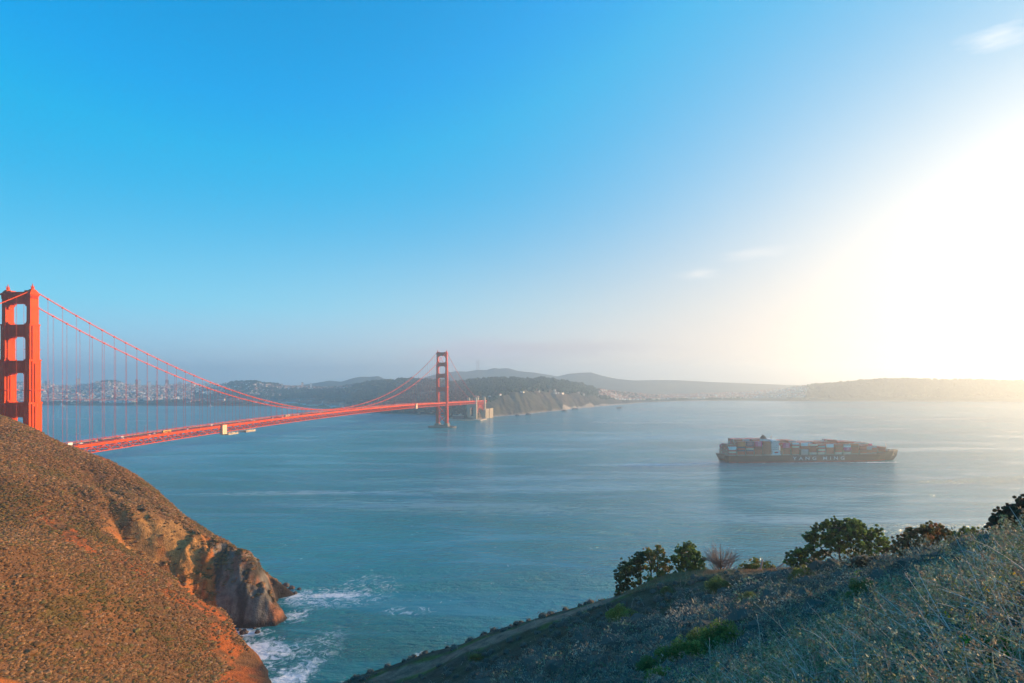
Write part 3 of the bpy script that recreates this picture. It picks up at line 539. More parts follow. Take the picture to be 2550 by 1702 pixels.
def make_bridge():
    root = empty('suspension_bridge', (BX, BY, 0), BRZ)
    tag(root, 'orange red suspension bridge with two stepped portal towers crossing the strait', 'bridge')
    O = M['orange']
    TW = []
    for T in (0.0, SPAN):
        br = MB()          # tower bracing below the deck, finials' base
        for (za, zb) in ((14, 38), (38, 62)):
            for x in (-3.0, 3.0):
                br.bar((T + x, 2, za), (T + x, WD - 2, zb), 2.2, 1.0); br.bar((T + x, 2, zb), (T + x, WD - 2, za), 2.2, 1.0)
        br.box(T - 3.4, T + 3.4, 2, WD - 2, 36.4, 39.6)
        tower = br.build('tower', O, root); TW.append(tower)
        for c in (0.0, WD):
            lg = MB(); sg = -1 if c == 0 else 1
            #      z0   z1   along  across
            for (a, b, la, wa) in ((13, 60, 14.2, 7.4), (60, 119.5, 12.8, 6.4), (119.5, 158.5, 11.3, 5.6), (158.5, 191, 9.8, 4.9), (191, 218, 8.2, 4.1)):
                lg.box(T - la / 2, T + la / 2, c - wa / 2, c + wa / 2, a, b)                       # shaft
                if a < 190:     # stepped pilasters on the broad faces, notched corners
                    for (fr, ext, cut) in ((.60, .9, 1.5), (.28, 1.7, 3.5)):
                        if a > 158 and fr < .5: continue
                        lg.box(T - la * fr / 2, T + la * fr / 2, c - wa / 2 - ext, c + wa / 2 + ext, a + .01 * fr, b - cut)
                    lg.box(T - la / 2 - .5, T + la / 2 + .5, c - wa * .28, c + wa * .28, a + .02, b - 2)
                lg.box(T - la / 2 - .45, T + la / 2 + .45, c - wa / 2 - .4, c + wa / 2 + .4, b - 1.0 if a > 60 else b - 1.5, b + .3, top=.97)
                if 60 <= a < 190:  # riveted walkway band
                    zb_ = a + (b - a) * .28
                    lg.box(T - la / 2 - .6, T + la / 2 + .6, c - wa / 2 - 1.9 * (a < 158) - .6, c + wa / 2 + 1.9 * (a < 158) + .6, zb_, zb_ + .45)
            for k in range(7): lg.box(T - 4.2 + k * 1.2, T - 3.6 + k * 1.2, c - 2.55, c + 2.55, 214.5, 217.6)   # dentils
            leg = lg.build('leg', O, tower)
            sp = MB(); sp.box(T - 5.0, T + 5.0, c - 3.0, c + 3.0, 218, 219.4); sp.box(T - 4.6, T + 4.6, c - 2.6, c + 2.6, 219.4, 223.0, top=.45)
            sp.box(T - 1.1, T + 1.1, c - 1.1, c + 1.1, 222.6, 225.4, top=.6); sp.box(T - .45, T + .45, c - .45, c + .45, 225.3, 228.4, top=.3)
            sp.box(T - 1.6, T - 1.2, c - .2, c + .2, 222.5, 226.4); sp.box(T + 1.2, T + 1.6, c - .2, c + .2, 222.5, 226.4)
            sp.build('cable_saddle', O, tower)
        for (a, b, hw) in ((106, 119, 4.2), (146.5, 157.5, 3.8), (180, 190.5, 3.4), (210.5, 220.5, 3.0)):
            st = MB(); st.box(T - hw, T + hw, 2.2, WD - 2.2, a, b); st.box(T - hw - .35, T + hw + .35, 2.2, WD - 2.2, b - 1.2, b + .25)
            st.box(T - hw - .3, T + hw + .3, 2.2, WD - 2.2, a - .2, a + 1.0)
            for k in range(13):  # fluted panel
                y = 4.4 + k * (WD - 8.8) / 12; st.box(T - hw - .28, T + hw + .28, y - .3, y + .3, a + 1.4, b - 1.6)
            for (y, d) in ((2.2, 1), (WD - 2.2, -1)):   # stepped haunches under the strut and upstands over it
                for s_, (w, h) in enumerate(((4.4, 1.4), (2.9, 3.0), (1.6, 5.6))):
                    st.box(T - hw + .3 + s_ * .1, T + hw - .3 - s_ * .1, min(y, y + d * w), max(y, y + d * w), a - h, a + .1)
                if b < 200:
                    for s_, (w, h) in enumerate(((3.4, 1.3), (1.8, 2.8))):
                        st.box(T - hw + .3 + s_ * .1, T + hw - .3 - s_ * .1, min(y, y + d * w), max(y, y + d * w), b - .1, b + h)
                else:
                    st.box(T - hw + .4, T + hw - .4, min(y, y + d * 4), max(y, y + d * 4), b - .1, b + 1.6)
            st.build('portal_strut', O, tower)
        if T > 100:
            pr = MB()
            for c in (0, WD): pr.box(T - 11, T + 11, c - 6.5, c + 6.5, -4, 13.2, top=.93)
            pr.box(T - 8, T + 8, 4, WD - 4, -4, 8.5); pr.box(T - 12.5, T + 12.5, -8.5, WD + 8.5, -4, 4.5)
            pr.build('pier', M['darkstone'], tower)
            fe = MB(); n = 40; a_ = np.arange(n) * 2 * np.pi / n; cx_, cy_ = T, WD / 2
            for (r0, r1, za, zb) in ((1.0, .9, -4, 4.2),):
                o_ = np.c_[cx_ + 24 * np.cos(a_), cy_ + 43 * np.sin(a_)]; i_ = np.c_[cx_ + 20 * np.cos(a_), cy_ + 38.5 * np.sin(a_)]
                Vv = np.concatenate([np.c_[o_, np.full(n, za)], np.c_[o_, np.full(n, zb)], np.c_[i_, np.full(n, zb)], np.c_[i_, np.full(n, za)]])
                i = np.arange(n); k = (i + 1) % n
                fe.add(Vv, np.concatenate([np.stack([i, k, k + n, i + n], 1), np.stack([i + n, k + n, k + 2 * n, i + 2 * n], 1), np.stack([i + 2 * n, k + 2 * n, k + 3 * n, i + 3 * n], 1)]))
            fe.build('fender_ring', M['darkstone'], tower)
    # main cables
    for c in (0.0, WD):
        cb = MB()
        for seg in (np.linspace(-240, 0, 18), np.linspace(0, SPAN, 85), np.linspace(SPAN, SPAN + 343, 22)):
            cb.tube(np.c_[seg, np.full(len(seg), c), cable_z(seg)], .45, 8)
        for s in range(1, 84):
            t = s * SPAN / 84; cb.box(t - .55, t + .55, c - .75, c + .75, float(cable_z(t)) - .8, float(cable_z(t)) + .75)
        for d in (-.95, .95):      # hand ropes
            seg = np.linspace(0, SPAN, 85); cb.tube(np.c_[seg, np.full(85, c + d * .6), cable_z(seg) + 1.3], .05, 3)
        cb.build('main_cable', O, root)
    # suspenders: the hundred that show largest are parts, the rest one mass
    sus = []
    for c in (0.0, WD):
        for s in range(-8, 107):
            if s in (0, 84): continue
            t = s * SPAN / 84
            if t > SPAN + 335: continue
            if cable_z(t) - z0(t) < 9: continue
            sus.append((t, c))
    sus.sort(key=lambda q: q[0] if q[0] > 0 else 20 - q[0]); rest = MB()
    for i, (t, c) in enumerate(sus):
        m_ = MB() if i < 100 else rest
        for d in ((-.22, .22)):
            m_.box(t + d - .03, t + d + .03, c - .065, c + .065, float(z0(t)) + 8, float(cable_z(t)))
        if i < 100: m_.build('suspender', O, root)
    tag(rest.build('suspender_ropes', O, root), kind='stuff')
    # deck
    ts = np.arange(-120, 1786, 7.62); zz = z0(ts)
    def ribbon(name, c0, c1, h0, h1, m_, t0=-120, t1=1786):
        k = (ts >= t0) & (ts <= t1); T_ = ts[k]; Z_ = zz[k]; n = len(T_); b_ = MB()
        Vv = np.concatenate([np.c_[T_, np.full(n, c), Z_ + h] for (c, h) in ((c0, h0), (c1, h0), (c1, h1), (c0, h1))])
        i = np.arange(n - 1); qs = [np.stack([i + a * n, i + 1 + a * n, i + 1 + b * n, i + b * n], 1) for a, b in ((0, 1), (1, 2), (2, 3), (3, 0))]
        b_.add(Vv, np.concatenate(qs)); return b_
    ribbon('r', 3.9, WD - 3.9, 8.3, 8.9, 0).build('roadway', M['asphalt'], root)
    for c0, c1 in ((.1, 3.9), (WD - 3.9, WD - .1)): ribbon('s', c0, c1, 8.3, 9.15, 0).build('sidewalk', M['concrete'], root)
    mk = MB()
    for k in range(5):
        c = 3.9 + (WD - 7.8) * (k + 1) / 6
        for t in np.arange(0, 1620, 14.0): mk.box(t, t + 4, c - .08, c + .08, 0, .012); mk.V[-1][:, 2] += float(z0(t)) + 8.92
    tag(mk.build('lane_markings', M['white'], root), kind='stuff')
    for c in (-.25, WD + .25):
        b_ = ribbon('f', c - .22, c + .22, 7.5, 9.5, 0); b_.build('fascia_girder', O, root)
        rl = MB(); n = len(ts)
        for h, w in ((10.75, .16), (10.3, .06), (9.9, .06)):
            for i in range(n - 1): rl.bar((ts[i], c, zz[i] + h), (ts[i + 1], c, zz[i + 1] + h), .14, w)
        for t in np.arange(-120, 1780, 1.9): z_ = float(z0(t)); rl.box(t - .07, t + .07, c - .07, c + .07, z_ + 9.4, z_ + 10.7)
        for t in np.arange(-120, 1780, 15.24): z_ = float(z0(t)); rl.box(t - .3, t + .3, c - .2, c + .2, z_ + 9.4, z_ + 11.1)
        rl.build('railing', O, root)
    for c in (0.3, WD - .3):
        tr = MB(); n = len(ts)
        for i in range(n):
            t, z = ts[i], float(zz[i])
            if i < n - 1:
                t2, z2 = ts[i + 1], float(zz[i + 1])
                tr.bar((t, c, z + .4), (t2, c, z2 + .4), .6, .75); tr.bar((t, c, z + 7.2), (t2, c, z2 + 7.2), .6, .7)
                if i % 2 == 0: tr.bar((t, c, z + 7), (t2, c, z2 + .6), .42, .55)
                else: tr.bar((t, c, z + .6), (t2, c, z2 + 7), .42, .55)
            tr.box(t - .2, t + .2, c - .22, c + .22, z + .6, z + 7)
            if i % 2 == 0: tr.box(t - .7, t + .7, c - .3, c + .3, z + 6.0, z + 7.3)
            else: tr.box(t - .7, t + .7, c - .3, c + .3, z + .2, z + 1.3)
        tr.build('stiffening_truss', O, root)
    fb = MB()
    for i in range(len(ts)):
        t, z = ts[i], float(zz[i])
        fb.box(t - .25, t + .25, .5, WD - .5, z + 6.2, z + 8.25)
        if i % 2: fb.box(t - .15, t + .15, .5, WD - .5, z + .2, z + .6)
        if i % 2 == 0 and i < len(ts) - 2:
            fb.bar((t, .8, z + .45), (ts[i + 1], WD / 2, z + .45), .3); fb.bar((ts[i + 1], WD / 2, z + .45), (ts[i + 2], .8, z + .45), .3)
            fb.bar((t, WD - .8, z + .45), (ts[i + 1], WD / 2, z + .45), .3); fb.bar((ts[i + 1], WD / 2, z + .45), (ts[i + 2], WD - .8, z + .45), .3)
    for c in np.linspace(5, WD - 5, 5):
        b_ = ribbon('g', c - .15, c + .15, 7.4, 8.25, 0); Vv, Ff, _ = b_.arrays(); fb.add(Vv, Ff[0])
    fb.build('floor_beams', O, root)
    # concrete pylons by the fort and the steel arch between them
    T1, T2 = SPAN + 343, SPAN + 466
    for T in (T1, T2):
        py_ = MB()
        for (c, w) in ((1.0, 9.0), (WD - 1.0, 9.0)):
            py_.box(T - 5.5, T + 5.5, c - w / 2, c + w / 2, -3, 71, top=.94); py_.box(T - 5.0, T + 5.0, c - w / 2 + .2, c + w / 2 - .2, 71, 75.5); py_.box(T - 3.8, T + 3.8, c - w / 2 + 1.2, c + w / 2 - 1.2, 75.5, 78.5, top=.85)
            py_.box(T - 5.9, T + 5.9, c - 1.2, c + 1.2, 8, 66, top=.95)
        py_.box(T - 4, T + 4, 5, WD - 5, -3, 14); py_.box(T - 4, T + 4, 5, WD - 5, 44, 56)
        py_.box(T - 3.8, T + 3.8, 4.9, 9, 14, 46); py_.box(T - 3.8, T + 3.8, WD - 9, WD - 4.9, 14, 46)
        py_.build('pylon', M['concrete'], root)
    ar = MB()
    for c in (.6, WD - .6):
        n = 16; u = np.linspace(-1, 1, n + 1); xm = (T1 + T2) / 2; hw = (T2 - T1) / 2 - 7
        lo = np.c_[xm + u * hw, np.full(n + 1, c), 8 + 36 * (1 - u ** 2)]; hi = np.c_[xm + u * hw, np.full(n + 1, c), 17 + 32 * (1 - abs(u) ** 2.4)]
        for i in range(n):
            ar.bar(lo[i], lo[i + 1], 1.4); ar.bar(hi[i], hi[i + 1], 1.4); ar.bar(lo[i], hi[i + 1] if i % 2 else hi[i], .6); ar.bar(hi[i], lo[i + 1], .5)
        for i in range(0, n + 1): ar.bar(hi[i], (hi[i][0], c, float(z0(hi[i][0]))), .7)
        for i in range(0, n, 1): ar.bar((hi[i][0], c, 50), (hi[i + 1][0], c, 56), .35); ar.bar((hi[i][0], c, 56), (hi[i + 1][0], c, 50), .35)
    for i in range(0, n + 1, 2): ar.bar((lo[i][0], .6, lo[i][2]), (lo[i][0], WD - .6, lo[i][2]), .7)
    ar.build('arch', O, root)
    return root
make_bridge()
# ------------------------------------------------------------------ things on and by the bridge
def local_to_root(o, t, c, z, rz=0.0):
    o.location = bpos(t, c, z); o.rotation_euler = (0, 0, BRZ + rz); return o
def copy_tree(o, parent=None):
    c = o.copy(); COL.objects.link(c)
    if parent is not None: c.parent = parent; c.matrix_parent_inverse = o.matrix_parent_inverse.copy()
    for ch in list(o.children): copy_tree(ch, c)
    return c
def mk_lamp():
    r = empty('street_lamp')
    p = MB(); p.box(-.3, .3, -.3, .3, 0, 1.0, top=.7); p.tube([(0, 0, .9), (0, 0, 8.2)], [.15, .10], 6); p.tube([(0, 0, 8.1), (0, .25, 8.9), (0, .9, 9.3), (0, 1.9, 9.35)], .08, 5); p.box(-.12, .12, -.12, .12, 4.5, 4.8)
    p.build('pole', M['orange'], r)
    h = MB(); h.box(-.28, .28, 1.5, 2.7, 9.12, 9.42, top=.7); h.box(-.2, .2, 1.65, 2.55, 9.0, 9.13); h.build('lamp_head', M['white'], r)
    return r
lamp0 = mk_lamp(); kk = 0
ORD = ['first', 'second', 'third', 'fourth', 'fifth', 'sixth', 'seventh', 'eighth', 'ninth', 'tenth', 'eleventh', 'twelfth', 'thirteenth', 'fourteenth', 'fifteenth', 'sixteenth', 'seventeenth', 'eighteenth', 'nineteenth', 'twentieth',
       'twenty-first', 'twenty-second', 'twenty-third', 'twenty-fourth', 'twenty-fifth', 'twenty-sixth', 'twenty-seventh', 'twenty-eighth', 'twenty-ninth', 'thirtieth']
for side, c, rz in (('city side', WD - .9, math.pi), ('ocean side', .9, 0.0)):
    for i in range(27):
        t = 71 + 45.72 * i
        o = lamp0 if kk == 0 else copy_tree(lamp0); kk += 1
        local_to_root(o, t, c, float(z0(t)) + 9.1, rz)
        tag(o, f'orange deck lamp with pale head, {ORD[i]} out from the brown headland on the {side}', 'street lamp', 'lamps along the bridge deck')
paints = {'white': (.78, .78, .76), 'black': (.025, .025, .028), 'silver': (.5, .51, .53), 'dark grey': (.10, .10, .11), 'dark blue': (.03, .06, .17), 'red': (.4, .03, .03)}
PM = {k: mat(k + ' car paint', v, .3, [(.7, .96, 1.04, 2)]) for k, v in paints.items()}
def loft_x(mb, secs):      # closed quads between cross sections of equal point count
    secs = [np.asarray(s, float) for s in secs]; n = len(secs[0]); V = np.concatenate(secs); q = []
    for i in range(len(secs) - 1):
        for j in range(n): k = (j + 1) % n; q.append([i * n + j, i * n + k, (i + 1) * n + k, (i + 1) * n + j])
    mb.add(V, q)
    for i in (0, len(secs) - 1):
        c = secs[i].mean(0); mb.add(np.r_[secs[i], [c]], None, [[(j + 1) % n, j, n] if i == 0 else [j, (j + 1) % n, n] for j in range(n)])
def sec(x, w, z0_, z1_, w1=None):
    w1 = w if w1 is None else w1; r = .12
    return [(x, -w, z0_), (x, w, z0_), (x, w, z1_ - r), (x, w1 - r * .5, z1_), (x, -w1 + r * .5, z1_), (x, -w, z1_ - r)]
def mk_car(paint):
    r = empty('car'); b = MB()
    loft_x(b, [sec(-2.2, .78, .45, .80), sec(-2.05, .88, .30, .95), sec(-1.2, .9, .28, 1.0), sec(.7, .9, .28, 1.0), sec(1.7, .88, .28, .86), sec(2.2, .78, .38, .68)])
    loft_x(b, [sec(-1.75, .75, .9, 1.02), sec(-1.15, .74, .95, 1.42, .62), sec(.1, .74, .95, 1.46, .62), sec(.95, .76, .9, 1.0)])
    b.build('body', paint, r)
    g = MB()
    loft_x(g, [sec(-1.62, .70, .98, 1.1), sec(-1.1, .765, 1.04, 1.34, .68), sec(.1, .765, 1.04, 1.37, .68), sec(.85, .72, .97, 1.06)]); g.build('window_glass', M['glass'], r)
    for x in (-1.35, 1.35):
        for y in (-.80, .80):
            w = MB(); w.tube([(x, y - .1, .33), (x, y + .1, .33)], .33, 10); w.build('wheel', M['rubber'], r)
    h = MB(); h.box(2.12, 2.22, -.7, -.4, .5, .62); h.build('headlight', M['white'], r); h = MB(); h.box(2.12, 2.22, .4, .7, .5, .62); h.build('headlight', M['white'], r)
    return r
def mk_bus(m, windows=True, L=11.5, name='bus'):
    r = empty(name); b = MB()
    loft_x(b, [sec(-L / 2, 1.2, .5, 3.0), sec(-L / 2 + .25, 1.28, .4, 3.2), sec(L / 2 - .4, 1.28, .4, 3.2), sec(L / 2, 1.18, .45, 2.9)]); b.box(-L / 2 + 1, -L / 2 + 3.2, -.7, .7, 3.18, 3.45); b.build('body', m, r)
    w = MB()
    for s in (-1, 1):
        for i in range(7): x = -L / 2 + .9 + i * (L - 2.2) / 7; w.box(x, x + (L - 2.2) / 7 - .15, s * 1.285 - .02, s * 1.285 + .02, 1.55, 2.5)
    w.box(L / 2 - .12, L / 2 + .02, -1.05, 1.05, 1.4, 2.7); w.build('window_glass', M['glass'], r)
    for x in (-L / 2 + 2.6, L / 2 - 2.4):
        for s in (-1, 1):
            q = MB(); q.tube([(x, s * 1.0, .5), (x, s * 1.3, .5)], .5, 12); q.build('wheel', M['rubber'], r)
    return r
def mk_truck():
    r = empty('box_truck'); b = MB(); b.box(-3.6, 1.4, -1.25, 1.25, .9, 3.6); b.build('cargo_box', M['white'], r)
    c = MB(); loft_x(c, [sec(1.5, 1.1, .5, 2.6), sec(2.6, 1.1, .5, 2.6, 1.0), sec(3.4, 1.05, .5, 1.5, .95)]); c.build('cab', PM['white'], r)
    g = MB(); g.box(2.62, 3.0, -.9, .9, 1.65, 2.3, top=.8); g.build('window_glass', M['glass'], r)
    for x in (-2.4, 2.4):
        for s in (-1, 1): q = MB(); q.tube([(x, s * .9, .45), (x, s * 1.2, .45)], .45, 10); q.build('wheel', M['rubber'], r)
    return r
yellow = mat('yellow bus paint', (.75, .42, .05), .4, [(.7, .95, 1.05, 2)])
def lane(k): return 3.9 + (WD - 7.8) * (k + .5) / 6
ob = mk_bus(yellow, L=12.5); local_to_root(ob, 173, lane(0), float(z0(173)) + 8.95, math.pi); tag(ob, 'yellow bus on the bridge deck short of the cream enclosure', 'bus')
ob = mk_bus(M['cream'], L=12.5); local_to_root(ob, 441, lane(1), float(z0(441)) + 8.95, math.pi); tag(ob, 'cream coach on the deck where the cables dip to their lowest', 'bus')
ob = mk_truck(); local_to_root(ob, 45, lane(1), float(z0(45)) + 8.95, math.pi); tag(ob, 'white box truck crossing closest to the brown headland', 'truck')
cars = [(37, 0, 'white'), (62, 2, 'silver'), (84, 3, 'silver'), (96, 5, 'dark grey'), (108, 0, 'silver'), (121, 4, 'white'), (131, 2, 'black'), (146, 0, 'white'), (157, 1, 'silver'), (163, 3, 'dark blue'), (196, 5, 'black'), (212, 1, 'white'), (226, 4, 'dark grey'),
        (240, 2, 'black'), (259, 0, 'dark blue'), (270, 4, 'white'), (291, 3, 'dark grey'), (318, 1, 'silver'), (347, 0, 'white'), (361, 4, 'white'), (383, 2, 'dark grey'), (400, 1, 'white'), (414, 4, 'black'), (422, 0, 'white'), (459, 0, 'silver'), (474, 1, 'white'), (496, 3, 'black'), (520, 0, 'red'),
        (548, 1, 'white'), (577, 4, 'silver'), (604, 2, 'dark blue'), (650, 0, 'white'), (698, 1, 'silver'), (741, 3, 'white'), (802, 0, 'black'), (860, 1, 'white'), (925, 2, 'white'), (1012, 0, 'silver'), (1105, 1, 'white'), (1190, 0, 'white'), (1330, 1, 'white')]
proto = {}; cnt = 0
TENS = ['', '', 'twenty', 'thirty', 'forty']
def ordn(i): return ORD[i] if i < 30 else ('thirty-' + ORD[i - 30] if i < 39 else ('fortieth' if i == 39 else 'forty-' + ORD[i - 40]))
for i, (t, ln, pc) in enumerate(cars):
    if pc not in proto: o = proto[pc] = mk_car(PM[pc])
    else: o = copy_tree(proto[pc])
    local_to_root(o, t, lane(ln), float(z0(t)) + 8.95, math.pi if ln < 3 else 0)
    tag(o, f'{pc} car on the deck, {ordn(i)} car along from the brown headland', 'car', 'cars crossing the bridge')
# work on the truss: sheeted enclosure, hanging platforms
def enclosure(t0_, t1_, label, m_, h0=-2.2, h1=10.4, cw=1.6):
    e = empty('work_enclosure', bpos((t0_ + t1_) / 2, -1.0, float(z0(t0_)) + h0), BRZ); h = h1 - h0; w = (t1_ - t0_) / 2
    b = MB(); b.box(-w, w, -cw, cw, 0, h); b.build('sheeting', m_, e)
    f = MB()
    for x in (-w, 0, w):
        for y in (-cw, cw): f.box(x - .1, x + .1, y - .1, y + .1, -.3, h + .5)
    f.box(-w - .3, w + .3, -cw - .3, cw + .3, h, h + .25); f.build('frame', M['orange'], e); tag(e, label, 'enclosure'); return e
enclosure(265, 274, 'tall cream sheeted work enclosure on the truss near the bus', M['cream'])
enclosure(1014, 1024, 'cream sheeted work enclosure on the truss just before the distant tower', M['cream'])
enclosure(1420, 1428, 'orange box clamped to the truss past the distant tower', M['orange'], -1.5, 10.2, .8)
def platform(t0_, t1_, label):
    e = empty('work_platform', bpos((t0_ + t1_) / 2, 4.0, float(z0(t0_)) - 4.6), BRZ); w = (t1_ - t0_) / 2
    b = MB(); b.box(-w, w, -5, 8, 0, .4); b.build('floor', M['cream'], e); r_ = MB(); net = MB()
    for x in np.arange(-w, w + .1, 2.0):
        for y in (-5, -.6, 3.7, 8): r_.bar((x, y, 0), (x + random.uniform(-.8, .8), y, 4.6), .16)
    for x in np.arange(-w, w - 1, 2.0):
        for y in (-5, 8): r_.bar((x, y, .4), (x + 2, y, 2.6), .12); r_.bar((x, y, 2.6), (x + 2, y, .4), .12)
    for y in (-5, 8):
        for z in (1.2, 2.4): r_.bar((-w, y, z), (w, y, z), .12)
    r_.build('scaffold_frame', M['steelgrey'], e)
    for k in range(int(w * 3)):
        x = random.uniform(-w, w - 1.5); net.box(x, x + random.uniform(.8, 1.8), -5.15, -5.05, random.uniform(.2, 1.2), random.uniform(1.6, 3.2))
    net.build('debris_netting', M['cream'], e); tag(e, label, 'work platform'); return e
platform(279, 302, 'netted scaffold platform hung under the deck beside the cream enclosure')
platform(319, 342, 'netted scaffold platform under the deck, second beyond the cream enclosure')

# anchorage blocks, old fort and lighthouse at the south end
def block(px0, px1, ytop, ybot, Y0, Y1, name, m_, label, cat):
    a = P(px0, ybot, Y0); b = P(px1, ybot, Y1); top = CAMZ - (ytop - HZ) / F * Y0
    e = empty(name, ((a[0] + b[0]) / 2, (Y0 + Y1) / 2, 0)); d = np.array([b[0] - a[0], Y1 - Y0]); L = np.linalg.norm(d); e.rotation_euler = (0, 0, math.atan2(d[1], d[0]))
    w = MB(); w.box(-L / 2, L / 2, 0, 30, -2, top); w.box(-L / 2 - .6, L / 2 + .6, -.6, 30.6, top - 2.2, top - .9)
    w.build('wall', m_, e)
    p = MB(); p.box(-L / 2, L / 2, -.8, 1.2, top + .01, top + 1.2)
    for k in range(5): x = -L / 2 + k * L / 4; p.box(x - .5, x + .5, -1.0, 1.4, -2, top + 1.6)
    p.build('parapet', m_, e); tag(e, label, cat); return e
block(1209.0, 1217, 1020.5, 1040, 2256, 2278, 'anchorage', M['cream'], 'sunlit ochre anchorage block beside the far concrete pylon', 'anchorage')
block(1219.5, 1227.5, 1018.5, 1038, 2284, 2308, 'anchorage', M['cream'], 'sunlit ochre anchorage block farther from the pylons, against the cliff', 'anchorage')
def fort():
    a = P(1127, 1045, 2170); b = P(1164, 1045, 2150); e = empty('fort', ((a[0] + b[0]) / 2, 2165, 0)); L = b[0] - a[0]
    w = MB(); w.prism([(-L / 2, 8), (-L / 2 + 10, 0), (L / 2, 0), (L / 2, 60), (-L / 2, 60)], -2, 15.5); w.build('wall', M['brick'], e)
    p = MB(); p.prism([(-L / 2 - .5, 8), (-L / 2 + 9.8, -.5), (L / 2 + .5, -.5), (L / 2 + .5, 60.5), (-L / 2 - .5, 60.5)], 15.5, 16.6); p.build('parapet', M['concrete'], e)
    for k in range(8):
        for z in (3.5, 9.0):
            x = -L / 2 + 13 + k * (L - 16) / 8; f = MB(); f.box(x, x + 1.6, -.08, .3, z, z + 2.0); f.build('gun_port', M['glass'], e)
    lt = MB(); lt.tube([(2, 12, 16), (2, 12, 21)], [1.3, .9], 8); lt.tube([(2, 12, 21), (2, 12, 23.2)], [1.5, .2], 8); lt.box(-6, 4, 18, 30, 16, 19); lt.build('light_tower', M['white'], e)
    fl = MB(); fl.tube([(6, 8, 16), (6, 8, 27)], .18, 4); fl.build('flagpole', M['white'], e)
    tag(e, 'red brown brick fort on the shore under the bridge end', 'fort')
fort()
def seawall():
    b = MB(); pts = [P(1100, 1046, 2190), P(1122, 1047, 2140), P(1160, 1049, 2120), P(1194, 1048, 2130), P(1210, 1044, 2200)]
    for i in range(len(pts) - 1): p = pts[i].copy(); q = pts[i + 1].copy(); p[2] = q[2] = 1.2; b.bar(p, q, 7, 4)
    V = [(p[0], p[1], 2.2) for p in pts] + [(pts[-1][0], 2330, 2.2), (pts[0][0], 2330, 2.2)]
    b.prism([(v[0], v[1]) for v in V], -3, 2.6); o = b.build('sea_wall', M['concrete']); tag(o, 'low grey sea wall and apron round the brick fort', 'sea wall')
seawall()
def sutro():
    c = P(1190, 946, 6950); top = CAMZ - (893 - HZ) / F * 6950; base = 190; h = top - base
    e = empty('radio_mast', (c[0], c[1], base)); b = MB(); legs = [(-15, -9), (15, -9), (0, 18)]
    for k in range(3):
        x, y = legs[k]; b.bar((x * 1.3, y * 1.3, 0), (x * .75, y * .75, h * .55), 3.4); b.bar((x * .75, y * .75, h * .55), (x, y, h * .82), 3.4); b.bar((x, y, h * .82), (x, y, h), 1.8)
        x2, y2 = legs[(k + 1) % 3]
        for f, s in ((.2, 1.12), (.38, .93), (.55, .75), (.7, .87), (.82, 1.0)): b.bar((x * s, y * s, h * f), (x2 * s, y2 * s, h * f), 4.0 if f > .8 else 2.4)
    b.build('lattice', mat('red and white mast paint', (.5, .35, .32), .6, [(.01, .8, 1.2, 2)]), e); tag(e, 'tall three legged radio mast on the distant hill behind the bridge', 'radio mast')
sutro()
# small craft
def boat(px, py, L, label, sail=True, dark=False):
    Y = F * CAMZ / (py - HZ); p = P(px, py, Y); e = empty('boat', (p[0], p[1], 0), .4); b = MB()
    xs = np.linspace(-L / 2, L / 2, 7); ws = np.array([.7, .95, 1, 1, .85, .5, .03]) * L * .16; hs = np.array([.10, .09, .085, .09, .10, .12, .15]) * L
    loft_x(b, [[(x, -w * .6, -.6), (x, w * .6, -.6), (x, w, h), (x, -w, h)] for x, w, h in zip(xs, ws, hs)]); b.build('hull', M['steelgrey'] if dark else M['white'], e)
    k = MB(); k.box(-L * .2, L * .1, -L * .1, L * .1, L * .08, L * .22); k.box(-L * .15, L * .05, -L * .08, L * .08, L * .22, L * .30); k.build('cabin', M['steelgrey'] if dark else M['white'], e)
    m_ = MB(); m_.tube([(0, 0, L * .1), (0, 0, L * (1.1 if sail else .55))], L * .012, 5)
    m_.build('mast', M['steelgrey'], e)
    if sail: s = MB(); s.add([(-.2, -.05, L * .2), (-L * .42, -.05, L * .2), (-.2, -.05, L * 1.05), (-.2, .05, L * .2), (-L * .42, .05, L * .2), (-.2, .05, L * 1.05)], [[0, 1, 4, 3], [1, 2, 5, 4], [2, 0, 3, 5]], [[0, 2, 1], [3, 4, 5]]); s.build('sail', M['white'], e)
    tag(e, label, 'boat')
boat(155, 1012.0, 24, 'white boat off the far shore beside the near bridge tower')
boat(525, 1013.0, 16, 'small white boat off the far shore behind the cables')
